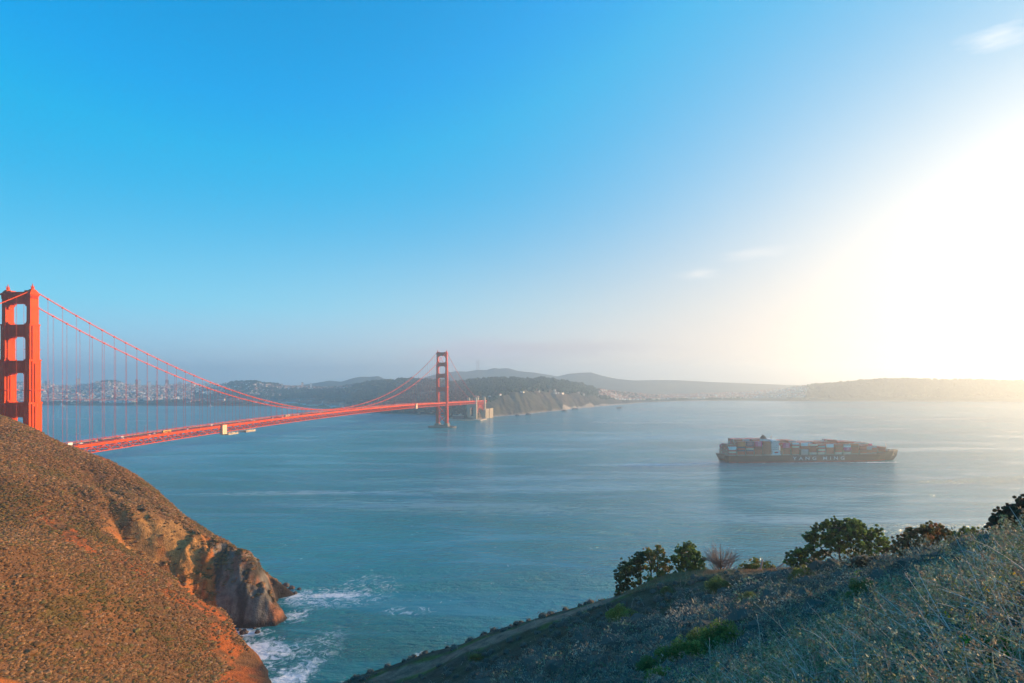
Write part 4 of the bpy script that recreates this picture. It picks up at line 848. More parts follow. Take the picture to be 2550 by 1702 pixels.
# ------------------------------------------------------------------ container ship; local x from stern to bow, near side at negative y
SPSI = R(4.5); SOX, SOY, HB = 360.0, 1046.0, 21.5; SL = 303.0
def ship_x(zx):
    k = (1760 + zx / 4.698 - CX) / F; return (SOX - k * SOY) / (k * math.sin(SPSI) - math.cos(SPSI))
def make_ship():
    c, s = math.cos(SPSI), math.sin(SPSI)
    root = empty('container_ship', (SOX - HB * s * -1 * -1 * 1 + 0 * c, SOY + HB * c, 0), SPSI)
    root.location = (SOX + (-s) * HB, SOY + c * HB, 0)      # centre line; near side passes through (SOX, SOY)
    tag(root, 'long dark hulled container ship stacked with boxes crossing the strait', 'container ship')
    dark = mat('brown black hull paint', (.050, .036, .032), .45, [(.06, .8, 1.2, 6), (.4, .92, 1.06, 3)]); red = mat('red boot topping', (.30, .05, .035), .6, [(.1, .8, 1.15, 4)])
    st = [(-1.5, .97, .30, 6.5), (1, .98, .55, 2.0), (6, 1.0, .78, -2), (20, 1.0, .95, -3), (55, 1.0, 1.0, -3), (210, 1.0, 1.0, -3), (242, 1.0, .86, -3), (264, .93, .52, -3), (280, .72, .22, -3), (291, .45, .06, -3), (297, .20, .015, -2), (303.5, .02, .01, 7)]
    st = [(x + max(0, x - 200) * .147, *r_) for (x, *r_) in st]
    def deckz(x): return 12.5 if x < 278 else 12.5 + 4.2 * min(1, (x - 278) / 10)
    levels = []
    for zf in (0, .16, .30, .42, .62, .82, 1.0): levels.append(zf)
    hull = MB(); boot = MB(); V = []
    for (x, wd, ww, zb) in st:
        dz = deckz(x); row = []
        for zf in levels:
            z = zb + (dz - zb) * zf; zn = np.clip((z + 3) / (dz + 3), 0, 1); w = ww + (wd - ww) * zn ** 1.6
            if x >= 304: w = wd * (.15 + .85 * zn)
            row.append((x + (0 if x < 273 else (z - dz) * .22 * (x - 273) / 45), w * HB, z))
        V.append(row)
    V = np.array(V); n, m = V.shape[:2]
    for sgn in (-1, 1):
        A = V.copy(); A[..., 1] *= sgn; Af = A.reshape(-1, 3); q = []; qb = []
        for i in range(n - 1):
            for j in range(m - 1):
                f = [i * m + j, (i + 1) * m + j, (i + 1) * m + j + 1, i * m + j + 1]; f = f if sgn < 0 else f[::-1]; q.append(f)
        hull.add(Af, q)
    tr = np.concatenate([V[0] * [1, -1, 1], V[0][::-1]]); hull.add(np.r_[tr, [tr.mean(0)]], None, [[i, (i + 1) % len(tr), len(tr)] for i in range(len(tr))])
    hull.build('hull', dark, root, smooth=False)
    for sgn in (-1, 1):   # boot topping band, a few cm proud of the plating
        xs = np.linspace(6, 312, 80); a = []
        for x in xs:
            ww = np.interp(x, [q[0] for q in st], [q[2] for q in st]); wd = np.interp(x, [q[0] for q in st], [q[1] for q in st])
            for z in (-2.5, 2.0):
                zn = (z + 3) / (deckz(x) + 3); w = ww + (wd - ww) * zn ** 1.6
                if x >= 298: w = min(w, wd * (.15 + .85 * zn))
                a.append((x - (0 if x < 273 else (deckz(x) - z) * .22 * (x - 273) / 45), sgn * (w * HB + .06), z))
        q = [[2 * i, 2 * i + 2, 2 * i + 3, 2 * i + 1] for i in range(len(xs) - 1)]; boot.add(a, q)
    boot.build('boot_stripe', red, root)
    dk = MB(); top = V[:, -1]; n_ = len(top)
    dv = np.concatenate([top * [1, -1, 1], top]) - [0, 0, .15]; dk.add(dv, [[i, i + n_, i + 1 + n_, i + 1] for i in range(n_ - 1)][::1]); dk.V[-1][:, 2] += .0
    dk.build('deck', mat('deck paint', (.16, .06, .045), .7, [(.1, .8, 1.2, 4)]), root)
    br = MB()                # bulwark on the forecastle, stern rail, lashing bridges
    for i in range(7, n_ - 1):
        for sg in (-1, 1): a = top[i] * [1, sg, 1]; b = top[i + 1] * [1, sg, 1]; br.bar((a[0], a[1], a[2] + .6), (b[0], b[1], b[2] + .6), .3, 1.3)
    br.build('bulwark', dark, root)
    # lettering on the side
    cu = bpy.data.curves.new('ltr', 'FONT'); cu.body = 'YANG MING'; cu.size = 8.0; cu.space_character = 1.75; cu.space_word = .95; cu.offset = .13; cu.extrude = .03
    to = bpy.data.objects.new('tmp_text', cu); COL.objects.link(to); bpy.context.view_layer.update()
    me = bpy.data.meshes.new_from_object(to.evaluated_get(bpy.context.evaluated_depsgraph_get())); bpy.data.objects.remove(to)
    co = np.empty(len(me.vertices) * 3); me.vertices.foreach_get('co', co); co = co.reshape(-1, 3)
    x0, x1 = ship_x(1005), ship_x(1612); w0, w1 = co[:, 0].min(), co[:, 0].max(); h0, h1 = co[:, 1].min(), co[:, 1].max()
    nx = x0 + (co[:, 0] - w0) / (w1 - w0) * (x1 - x0); nz = 4.1 + (co[:, 1] - h0) / (h1 - h0) * 5.6
    me.vertices.foreach_set('co', np.stack([nx, -HB - .08 + co[:, 2], nz], 1).astype(np.float32).ravel()); me.update()
    link_mesh('lettering', me, M['white'], root)
    # accommodation block, bridge wings, funnel
    ax0, ax1 = ship_x(775), ship_x(862); ac = MB(); ac.box(ax0, ax1 - 1, -17, 17, 12.5, 33.5); ac.box(ax0 + .5, ax1 - .2, -19.5, 19.5, 33.5, 36.4); ac.box(ax0 + 1, ax1 - 2.5, -13, 13, 36.4, 38.0)
    ac.box(ax0 + .2, ax1 - .6, -20.5, -16.5, 12.5, 20.0); ac.box(ax0 - 3, ax1 + 1.8, -21.0, 21.0, 12.55, 14.6)
    for z in (17, 20.2, 23.4, 26.6, 29.8): ac.box(ax0 - .5, ax1 - .5, -17.8, 17.8, z - .12, z + .12)
    acc = ac.build('accommodation_block', M['white'], root)
    wn = MB()
    for z in (18, 21.2, 24.4, 27.6, 30.8):
        for k in range(6): x = ax0 + 1.2 + k * (ax1 - ax0 - 3) / 6; wn.box(x, x + .8, -17.06, -16.9, z, z + .9)
    for k in range(12): y = -16 + k * 2.7; wn.box(ax1 - 1.06, ax1 - .94, y, y + .9, 21, 22); wn.box(ax1 - 1.06, ax1 - .94, y, y + .9, 25, 26)
    wn.box(ax0 + 1, ax1 - .1, -19.56, 19.56, 34.6, 35.7); wn.build('windows', M['glass'], acc)
    stt = MB()
    for k in range(4): z = 15 + k * 3.2; stt.bar((ax1 - 2, -18.5, z), (ax0 + 2, -18.5, z + 3.2), .5, .3)
    stt.build('stairs', M['steelgrey'], acc)
    ms = MB(); mx = (ax0 + ax1) / 2 + 1; ms.tube([(mx, 0, 38), (mx, 0, 44.5)], [.5, .25], 6); ms.bar((mx, -3, 41), (mx, 3, 41), .3); ms.bar((mx, -2, 43), (mx, 2, 43), .25); ms.box(mx - 1, mx + 1, -.3, .3, 42, 42.5); ms.tube([(mx + 3, -8, 38), (mx + 3, -8, 42)], .15, 5)
    ms.build('radar_mast', M['cream'], root)
    fx0, fx1 = ship_x(703), ship_x(762); fu = MB(); fu.box(fx0, fx1, -8, 8, 12.5, 37.0); fu.build('funnel_casing', M['white'], root)
    f2 = MB(); f2.box(fx0 + .8, fx1 - .6, -6.5, 6.5, 37.0, 40.2, top=.86); f2.build('funnel', mat('funnel buff', (.20, .12, .09), .5, [(.3, .85, 1.1, 3)]), root)
    f3 = MB(); f3.box(fx0 + 1.4, fx1 - 1.4, -5, 5, 40.2, 43.4, top=.6)
    for y in (-3, 0, 3): f3.tube([((fx0 + fx1) / 2, y, 42.5), ((fx0 + fx1) / 2 - 1, y, 45.5)], .55, 8)
    f3.build('exhaust_pipes', M['rubber'], root)
    lb = MB(); lbx = (ax0 + ax1) / 2; 
    loft_x(lb, [[(lbx + x, -20.4 + y * w, 17.2 + z * w) for y, z in ((-1.3, 0), (0, -1.3), (1.3, 0), (1.1, 1.3), (-1.1, 1.3))] for x, w in ((-3.6, .25), (-2.6, .9), (0, 1), (2.6, .9), (3.6, .25))]); lb.build('lifeboat', M['orange'], root)
    fm = MB(); fm.tube([(297, 0, 16), (297, 0, 30)], [.45, .2], 6); fm.bar((297, -1.6, 26), (297, 1.6, 26), .25); fm.build('foremast', M['cream'], root)
    wd_ = MB()
    for (x, y) in ((293, -5), (293, 5), (299, 0), (303, -3)): wd_.box(x - 1.1, x + 1.1, y - 1.3, y + 1.3, 16.5, 18.4, top=.8)
    wd_.build('windlass', M['steelgrey'], root)
    an = MB(); an.box(303.2, 304.4, -9.8, -8.8, 9.5, 13.0); an.box(302.4, 305.2, -9.9, -8.9, 9.0, 10.0); an.build('anchor', M['cream'], root)
    lash = MB()
    return root, (c, s)
SHIP, (SC, SS) = make_ship()
def ship_world(x, y, z): return (SHIP.location[0] + x * SC - y * SS, SHIP.location[1] + x * SS + y * SC, z)
CCOL = {'rust red': (.58, .10, .05), 'orange': (.66, .18, .06), 'brown': (.45, .11, .06), 'dark blue': (.05, .06, .13), 'magenta': (.75, .05, .20), 'white': (.75, .75, .73), 'grey': (.34, .37, .38), 'cream': (.62, .54, .42), 'red': (.45, .05, .04), 'grey green': (.27, .33, .31), 'green': (.06, .14, .09)}
CK = {'r': 'rust red', 'o': 'orange', 'b': 'brown', 'n': 'dark blue', 'm': 'magenta', 'w': 'white', 'g': 'grey', 'c': 'cream', 'd': 'red', 'e': 'grey green', 'G': 'green'}
CMAT = {k: mat('container ' + k, v, .55, [(.25, .82, 1.12, 4), (1.5, .92, 1.06, 3)]) for k, v in CCOL.items()}
CMESH = {}
def container_mb(L, W=2.44, H=2.62):
    b = MB(); h = L / 2; w = W / 2
    # corrugated sides
    n = 20
    for sg in (-1, 1):
        xs = np.linspace(-h + .2, h - .2, n * 2); V = []; q = []
        for i, x in enumerate(xs): off = w - (.02 if (i // 1) % 2 else .07); V += [(x, sg * off, .12), (x, sg * off, H - .12)]
        for i in range(len(xs) - 1): f = [2 * i, 2 * i + 2, 2 * i + 3, 2 * i + 1]; q.append(f if sg < 0 else f[::-1])
        b.add(V, q)
    b.box(-h + .1, h - .1, -w + .08, w - .08, .05, H - .06)
    for x in (-h + .09, h - .09):
        for y in (-w + .08, w - .08): b.box(x - .09, x + .09, y - .08, y + .08, 0, H)
        b.box(x - .06, x + .06, -w + .16, w - .16, 0, .14); b.box(x - .06, x + .06, -w + .16, w - .16, H - .14, H)
    for y in (-w + .06, w - .06): b.box(-h + .18, h - .18, y - .06, y + .06, 0, .16); b.box(-h + .18, h - .18, y - .06, y + .06, H - .12, H)
    for y in (-.75, -.3, .3, .75): b.box(-h - .01, -h + .04, y - .03, y + .03, .15, H - .15)
    return b
for L_ in (12.1,):
    for k, m_ in CMAT.items():
        me = container_mb(L_).mesh('container'); me.materials.append(m_); CMESH[k] = me
def one_text():
    cu = bpy.data.curves.new('ltr', 'FONT'); cu.body = 'ONE'; cu.size = 1.9; cu.space_character = 1.25; cu.extrude = .01; cu.offset = .04
    to = bpy.data.objects.new('tmp_text', cu); COL.objects.link(to); bpy.context.view_layer.update()
    me = bpy.data.meshes.new_from_object(to.evaluated_get(bpy.context.evaluated_depsgraph_get())); bpy.data.objects.remove(to)
    co = np.empty(len(me.vertices) * 3); me.vertices.foreach_get('co', co); co = co.reshape(-1, 3)
    me.vertices.foreach_set('co', np.stack([co[:, 0] - co[:, 0].mean(), -1.25 + co[:, 2], co[:, 1] + .55], 1).astype(np.float32).ravel()); me.update(); me.materials.append(M['white']); return me
ONE = one_text()
BAYS = [(262, 355, 'rwwrcr'), (368, 455, 'ooonrnrr'), (468, 557, 'nnnrcnrr'), (568, 660, 'mmmddrrr'), (668, 760, 'bbbbbbbb'), (888, 992, 'mmmdrrr'), (1003, 1092, 'wrcrrrr'), (1110, 1195, 'wwrrgee'), (1208, 1295, 'cdrrrc'), (1310, 1395, 'rgrcrc'),
        (1408, 1496, 'wwrrrr'), (1507, 1596, 'rbrbrc'), (1608, 1696, 'ewmmrc'), (1708, 1800, 'obrrrr'), (1812, 1888, 'drdbr'), (1898, 1948, 'ggbr'), (1962, 2045, 'grbr'), (2058, 2155, 'rdr')]
FARX = {0: 1, 1: 1, 2: 1, 3: 1, 4: 1, 5: 1, 6: 1, 7: 0, 8: 1, 9: 1, 10: 1, 11: 2, 12: 1, 13: 1, 14: 1, 15: 2, 16: 1, 17: 0}
def place_containers():
    TH = 2.72; base0 = 14.0; rnd = random.Random(5); rest = MB(); count = 0
    pool = 'rrrrrbbodddmcgwnr'
    NR = 16; occ = {}; bays = []
    for bi, (a, b, tiers) in enumerate(BAYS):
        x = (ship_x(a) + ship_x(b)) / 2; nrow = NR if x < 222 else (14 if x < 244 else (12 if x < 262 else 8))
        if x > 272: base = 15.6
        elif x > 250: base = 14.6
        else: base = base0
        bays.append((x, base, nrow))
        for r in range(nrow):
            nt = len(tiers) + (FARX[bi] if r >= 4 + bi % 3 else 0)
            if bi == 0: nt = len(tiers) + (0 if r < 13 else -1)
            for t in range(nt):
                col = CK[tiers[len(tiers) - 1 - t]] if (r == 0 and t < len(tiers)) else CK[rnd.choice(pool)]
                occ[(bi, r, t)] = (col, nt)
    mats = list(CMAT); 
    def place(bi, r, t, label, grp):
        x, base, nrow = bays[bi]; y = -(nrow * 2.5) / 2 + 1.25 + r * 2.5; col = occ[(bi, r, t)][0]
        o = bpy.data.objects.new('container', CMESH[col]); COL.objects.link(o); o.location = ship_world(x, y, base + t * TH); o.rotation_euler = (0, 0, SPSI)
        tag(o, label.format(c=col), 'shipping container', grp)
        if col == 'magenta' and r == 0: lo = bpy.data.objects.new('lettering', ONE); COL.objects.link(lo); lo.parent = o
        return o
    used = set(); N0 = len(bays)
    for bi in range(N0):
        for t in range(9):
            if (bi, 0, t) in occ:
                nt = occ[(bi, 0, t)][1]; lv = 'top' if t == nt - 1 else (ORD[t] + ' up')
                place(bi, 0, t, '{c} container, lettered side of the ship, %s, %s stack from the stern' % (lv, ORD[bi]), 'containers stacked on the ship'); used.add((bi, 0, t))
    for r in range(1, NR):
        for t in range(7):
            if (0, r, t) in occ: place(0, r, t, '{c} container facing the stern, %s row from the near side, %s up' % (ORD[r], ORD[t]), 'containers stacked on the ship'); used.add((0, r, t))
    tops = []
    for (bi, r, t), (col, nt) in occ.items():
        if (bi, r, t) in used or t != nt - 1: continue
        tops.append((r, bi, t))
    tops.sort()
    for (r, bi, t) in tops[:max(0, 298 - len(used))]:
        place(bi, r, t, '{c} container on the top layer, %s row in, %s stack from the stern' % (ORD[r], ORD[bi]), 'containers stacked on the ship'); used.add((bi, r, t))
    for (bi, r, t), (col, nt) in occ.items():
        if (bi, r, t) in used: continue
        x, base, nrow = bays[bi]
        vis = t >= nt - 2 or (bi == 1 and t >= 5) or r == nrow - 1
        if not vis: continue
        y = -(nrow * 2.5) / 2 + 1.25 + r * 2.5; rest.m = mats.index(col); z = base + t * TH
        rest.box(x - 6.05, x + 6.05, y - 1.2, y + 1.2, z + .03, z + 2.62)
        for dx in (-6.0, 6.0): rest.box(x + dx - .1, x + dx + .1, y - 1.22, y + 1.22, z + 2.45, z + 2.66)
    o = rest.build('container_stacks', list(CMAT.values())); o.location = tuple(SHIP.location); o.rotation_euler = (0, 0, SPSI)
    tag(o, 'mass of containers packed behind the outer ones on the ship', 'shipping container', 'containers stacked on the ship', kind='stuff')
    lash = MB()           # lashing bridges between the stacks, on the ship
    for i in range(N0):
        x, base, nrow = bays[i]; xx = x - 7.1; hw = nrow * 2.5 / 2
        for y in np.arange(-hw, hw + .1, 2.5): lash.box(xx - .15, xx + .15, y - .12, y + .12, 12.4, base + 6.5)
        for z in (base + 2.6, base + 5.2): lash.box(xx - .3, xx + .3, -hw, hw, z, z + .2)
        lash.box(x - 6.4, x + 6.4, -hw + .3, hw - .3, 12.45, base - .03)
    lash.build('lashing_bridge', M['steelgrey'], SHIP)
    return len(used)
BAYS = [b for b in BAYS]
NCONT = place_containers()
print('containers', NCONT)
# ------------------------------------------------------------------ city and woods of the far shore
ICO_V = []; 
def _ico():
    p = (1 + 5 ** .5) / 2
    v = np.array([(-1, p, 0), (1, p, 0), (-1, -p, 0), (1, -p, 0), (0, -1, p), (0, 1, p), (0, -1, -p), (0, 1, -p), (p, 0, -1), (p, 0, 1), (-p, 0, -1), (-p, 0, 1)], float) / math.sqrt(1 + p * p)
    f = np.array([(0, 11, 5), (0, 5, 1), (0, 1, 7), (0, 7, 10), (0, 10, 11), (1, 5, 9), (5, 11, 4), (11, 10, 2), (10, 7, 6), (7, 1, 8), (3, 9, 4), (3, 4, 2), (3, 2, 6), (3, 6, 8), (3, 8, 9), (4, 9, 5), (2, 4, 11), (6, 2, 10), (8, 6, 7), (9, 8, 1)])
    return v, f
IV, IF = _ico()
def blobs(C, Rr, cols, jit=.28, flat=1.0, rng=RNG):
    """many uneven low mounds: centres C (n,3), radii Rr (n,), colours cols (n,3)"""
    n = len(C); J = 1 + rng.uniform(-jit, jit, (n, 12, 1)); a = rng.uniform(0, 6.283, n); ca, sa = np.cos(a), np.sin(a)
    v = IV[None] * J; x = v[..., 0] * ca[:, None] - v[..., 1] * sa[:, None]; y = v[..., 0] * sa[:, None] + v[..., 1] * ca[:, None]
    V = np.stack([x, y, v[..., 2] * flat], -1) * Rr[:, None, None] + C[:, None]
    Fc = IF[None] + (np.arange(n) * 12)[:, None, None]
    cv = np.repeat(cols[:, None], 12, 1) * rng.uniform(.85, 1.15, (n, 12, 1))
    return V.reshape(-1, 3), Fc.reshape(-1, 3), cv.reshape(-1, 3)
def stuff_mesh(name, V, Fc, cv, m_, label, cat, smooth=False, kind='stuff'):
    me = np_mesh(name, V, Fc, smooth=smooth); set_vcol(me, 'cover', cv); o = link_mesh(name, me, m_); return tag(o, label, cat, kind=kind)
def far_woods():
    X, Z, z, nc = FAR[6]; nr = X.shape[0]; rng = np.random.default_rng(3); C = []; Rr = []; K = []
    PXc = np.arange(-520, 3160, 4.0)
    def add(n, p0, p1, f0, f1, r0, r1, col, thr=-1, seed=0):
        px = rng.uniform(p0, p1, n); f = rng.uniform(f0, f1, n)
        c = np.clip((px + 520) / FSTEP, 0, nc - 1.01); r = np.where(f < 0, 18 + f * 14, 18 + f * 46); r = np.clip(r, 0, nr - 1.01)
        i = c.astype(int); j = r.astype(int); fc = c - i; fr = r - j
        g = lambda A: (A[j, i] * (1 - fc) + A[j, i + 1] * fc) * (1 - fr) + (A[j + 1, i] * (1 - fc) + A[j + 1, i + 1] * fc) * fr
        P_ = np.stack([g(X), g(Z), g(z)], 1); k = fbm(P_[:, 0], P_[:, 1], 160, 4, 5) > thr
        P_ = P_[k]; rr = rng.uniform(r0, r1, len(P_)); P_[:, 2] += rr * .45
        C.append(P_); Rr.append(rr); K.append(np.array(col) * rng.uniform(.6, 1.35, (len(P_), 1)))
    fo = (.035, .052, .022)
    add(7000, 860, 1480, .0, 1.02, 6, 11, fo, -.35); add(1500, 880, 1190, -.9, 0, 5, 9, fo, -.1); add(1400, 1380, 1640, -.2, .9, 6, 11, fo, -.1)
    add(3200, -60, 870, .0, .9, 5, 9, fo, .02); add(2200, -60, 700, -.6, .1, 5, 9, fo, -.2); add(1600, 560, 900, .25, 1.0, 7, 12, fo, -.3)
    add(4200, 2010, 2700, -.7, 1.01, 7, 12, (.05, .055, .03), -.6); add(900, 1600, 2040, -.3, .5, 5, 8, fo, .05)
    for (a, b) in ((255, 300), (575, 700), (0, 60), (860, 1480), (2020, 2700)): add(260 if b - a > 100 else 60, a, b, .93, 1.0, 8, 15, fo, -1)
    C = np.concatenate(C); V, Fc, cv = blobs(C, np.concatenate(Rr), np.concatenate(K), .3, 1.05, rng)
    stuff_mesh('woodland', V, Fc, cv, mat('far tree crowns', rough=.95, vcol='cover', spec=.05), 'dark woods covering the hills of the far shore', 'woods')
far_woods()
def city():
    rng = random.Random(21); WC = {'white': (.85, .84, .82), 'cream': (.80, .70, .56), 'pink': (.74, .55, .48), 'grey': (.38, .38, .38), 'tan': (.48, .36, .26), 'dark': (.12, .13, .15)}
    WM = {k: mat('house wall ' + k, v, .8, [(.1, .9, 1.08, 2)]) for k, v in WC.items()}
    roofm = mat('flat roof', (.22, .2, .19), .9); redroof = mat('red tile roof', (.36, .13, .08), .85)
    mats = list(WM.values()) + [roofm, redroof]; keys = list(WC)
    def house_mb(b, w, d, h, mi, gable, x=0, y=0, z=0, a=0.0):
        ca, sa = math.cos(a), math.sin(a)
        def tr(V): V = np.asarray(V, float); return np.stack([x + V[:, 0] * ca - V[:, 1] * sa, y + V[:, 0] * sa + V[:, 1] * ca, z + V[:, 2]], 1)
        b.m = mi; b.add(tr(BOXV * [w, d, h + 8] + [0, 0, h / 2 - 4]), BOXF[[0, 2, 3, 4, 5]])
        if gable:
            r = h + w * .28; e = .4; V = [(-w / 2 - e, -d / 2 - e, h), (w / 2 + e, -d / 2 - e, h), (w / 2 + e, d / 2 + e, h), (-w / 2 - e, d / 2 + e, h), (-w / 2 - e, 0, r), (w / 2 + e, 0, r)]
            b.m = 7; b.add(tr(V), [[0, 1, 5, 4], [2, 3, 4, 5], [3, 2, 1, 0]], [[1, 2, 5], [3, 0, 4]])
        else:
            b.m = 6; b.add(tr(BOXV * [w + .3, d + .3, .5] + [0, 0, h + .25]), BOXF)
    # high blocks one can tell apart on the skyline
    def tower(px0, px1, ytop, f, wall, label, cap=None):
        pm = (px0 + px1) / 2; x, y, z = far_height(pm, f); top = CAMZ - (ytop - HZ) / F * y; w = (px1 - px0) / F * y * .78
        e = empty('apartment_tower', (x, y, z), .55); h = top - z; b = MB(); b.box(-w / 2, w / 2, -w * .4, w * .4, -6, h)
        b.build('wall', WM[wall], e); g = MB(); nfl = max(3, int(h / 7))
        for k in range(nfl):
            zz = 3 + k * (h - 4) / nfl
            for i in range(4):
                xx = -w / 2 + w * (i + .18) / 4; g.box(xx, xx + w * .09, -w * .4 - .12, -w * .4 + .1, zz, zz + 3); g.box(w / 2 - .1, w / 2 + .12, -w * .4 + w * .8 * (i + .2) / 4, -w * .4 + w * .8 * (i + .5) / 4, zz, zz + 3)
        g.build('windows', M['glass'], e); r = MB(); r.box(-w * .25, w * .25, -w * .2, w * .2, h, h + 5); r.box(-w / 2 - .3, w / 2 + .3, -w * .4 - .3, w * .4 + .3, h - 1, h + .6); r.build('roof', roofm if not cap else WM[cap], e)
        tag(e, label, 'apartment tower', 'high blocks of the far city'); return e
    for a in [(98, 104, 948, .9, 'white', 'white high block on the city skyline just right of the near bridge tower'), (111, 117, 950, .92, 'grey', 'grey block, left of a skyline pair near the bridge tower'), (119, 126, 949.5, .92, 'pink', 'pinkish block, right of a skyline pair near the bridge tower'),
              (190, 200, 944, .95, 'cream', 'tall lone cream slab standing highest on the city skyline'), (236, 248, 950.5, .9, 'pink', 'broad rosy block just left of the wooded skyline hill'), (258, 267, 957, .8, 'white', 'white block below the wooded skyline hill'), (290, 298, 951, .9, 'cream', 'cream block just right of the wooded skyline hill'),
              (336, 344, 946, .95, 'dark', 'dark slab joined to a white one on the skyline'), (344.5, 351, 947, .94, 'white', 'white slab beside the dark one on the skyline'), (333, 345, 960, .8, 'cream', 'squat cream block below the dark and white pair'), (366, 377, 952.5, .9, 'white', 'white block mid skyline between two dark slabs'),
              (387, 391, 950, .92, 'grey', 'thin grey block on the skyline right of centre'), (411, 421, 947, .95, 'dark', 'wide dark slab above a white one on the skyline'), (410, 418, 955, .85, 'white', 'white block in front of the wide dark slab'), (443, 453, 952.5, .9, 'grey', 'pale grey block where the skyline meets the upper cable'),
              (48, 52, 947, .95, 'white', 'white block seen through the legs of the near bridge tower, taller'), (54, 59, 953, .9, 'pink', 'pink block seen through the legs of the near bridge tower, lower'), (1, 6, 944, .95, 'cream', 'cream block at the picture edge left of the near bridge tower'),
              (750, 756, 953.5, .95, 'pink', 'pink block on the low ridge over mid span'), (772, 777, 956, .85, 'white', 'white block on the low ridge over mid span'), (700, 704, 957, .9, 'cream', 'small cream block among houses on the wooded ridge')]: tower(*a)
    # domed rotunda near the shore
    x, y, z = far_height(368, .02); e = empty('domed_rotunda', (x, y, z)); b = MB(); b.tube([(0, 0, -3), (0, 0, 22)], 10.5, 12); b.box(-26, 26, 8, 14, -3, 11); b.build('wall', WM['pink'], e)
    b = MB(); b.tube([(0, 0, 22), (0, 0, 26), (0, 0, 30), (0, 0, 32.5)], [11, 10, 6, .4], 12); b.build('dome', WM['tan'], e)
    b = MB()
    for k in range(12): a = k * math.pi / 6; b.tube([(12 * math.cos(a), 12 * math.sin(a), -2), (12 * math.cos(a), 12 * math.sin(a), 18)], .8, 5)
    b.build('colonnade', WM['cream'], e); tag(e, 'domed pinkish rotunda among trees by the far shore', 'rotunda')
    # long pale sheds along the waterfront
    sheds = [(96, 150, 990, 150, 'white', 'long white shed with curved front by the far waterfront'), (152, 186, 994, 110, 'pink', 'pinkish shed in front of the white waterfront band')]
    n_ind = 0; cand = []
    def spot(px, f): x, y, z = far_height(px, f); return x, y, z
    def add(n, p0, p1, f0, f1, wr, hr, pal, gab, area, ang=(.5, 1.15)):
        for i in range(n):
            px = rng.uniform(p0, p1); f = rng.uniform(f0, f1); x, y, z = spot(px, f)
            if z < 1.5: z = 1.5
            cand.append((px, y, x, z, rng.uniform(*wr), rng.uniform(*wr) * .8, rng.uniform(*hr), rng.choice(pal), rng.random() < gab, area, rng.uniform(*ang)))
    W = ['white', 'white', 'cream', 'pink', 'grey', 'white', 'tan']
    add(420, 92, 335, -.25, .05, (16, 34), (8, 13), ['white', 'white', 'white', 'cream', 'pink'], .1, 'band'); add(60, -40, 92, -.25, .05, (16, 30), (8, 13), W, .1, 'band')
    add(2300, -60, 480, .08, 1.0, (9, 16), (8, 13), W + ['grey', 'grey', 'dark', 'tan'], .3, 'slope'); add(500, 440, 700, .35, 1.0, (9, 15), (7, 12), W, .3, 'slope')
    add(420, 660, 880, .78, 1.0, (10, 16), (8, 13), W, .3, 'ridge'); add(90, 460, 860, -.2, .12, (14, 40), (6, 9), W, .8, 'barracks', (.0, .3)); add(60, 740, 1020, -.6, -.1, (14, 34), (6, 9), W, .8, 'barracks', (.0, .3))
    add(30, 1150, 1260, .0, .18, (8, 15), (5, 7), W, .6, 'bluff'); add(11, 1270, 1460, -.1, .08, (8, 20), (3, 5), ['cream', 'grey', 'tan'], .3, 'bluff')
    add(3600, 1490, 2010, .12, 1.0, (9, 16), (7, 11), ['white', 'cream', 'grey', 'tan', 'pink', 'grey'], .4, 'district')
    score = {'band': 3, 'barracks': 3.2, 'bluff': 4, 'ridge': .2, 'slope': 0, 'district': -3}
    cand.sort(key=lambda c: -(score[c[9]] * 8 + c[4] * c[6] / c[1] * 200))
    AREA = {'band': 'pale flat roofed building in the white band along the far waterfront', 'barracks': 'low red roofed building among trees behind the far shore', 'bluff': 'small sunlit house on the bluff behind the bridge end', 'ridge': 'small house on the wooded ridge over mid span', 'slope': 'small house on the city slope across the water', 'district': 'small house in the hazy district behind the long beach'}
    rest = MB(); cache = {}
    for i, (px, y, x, z, w, d, h, col, gab, area, ang) in enumerate(cand):
        mi = keys.index(col)
        if i < 290:
            key = (round(w / 5), round(h / 3), mi, gab)
            if key not in cache: b = MB(); house_mb(b, w, d, h, mi, gab); me = b.mesh('house'); [me.materials.append(m_) for m_ in mats]; cache[key] = me
            o = bpy.data.objects.new('house', cache[key]); COL.objects.link(o); o.location = (x, y, z); o.rotation_euler = (0, 0, ang); tag(o, AREA[area], 'house', 'houses: ' + AREA[area])
        else: house_mb(rest, w, d, h, mi, gab, x, y, z, ang)
    o = rest.build('houses', mats); tag(o, 'thousands of tiny pale houses of the far city and its suburbs', 'houses', kind='stuff')
city()
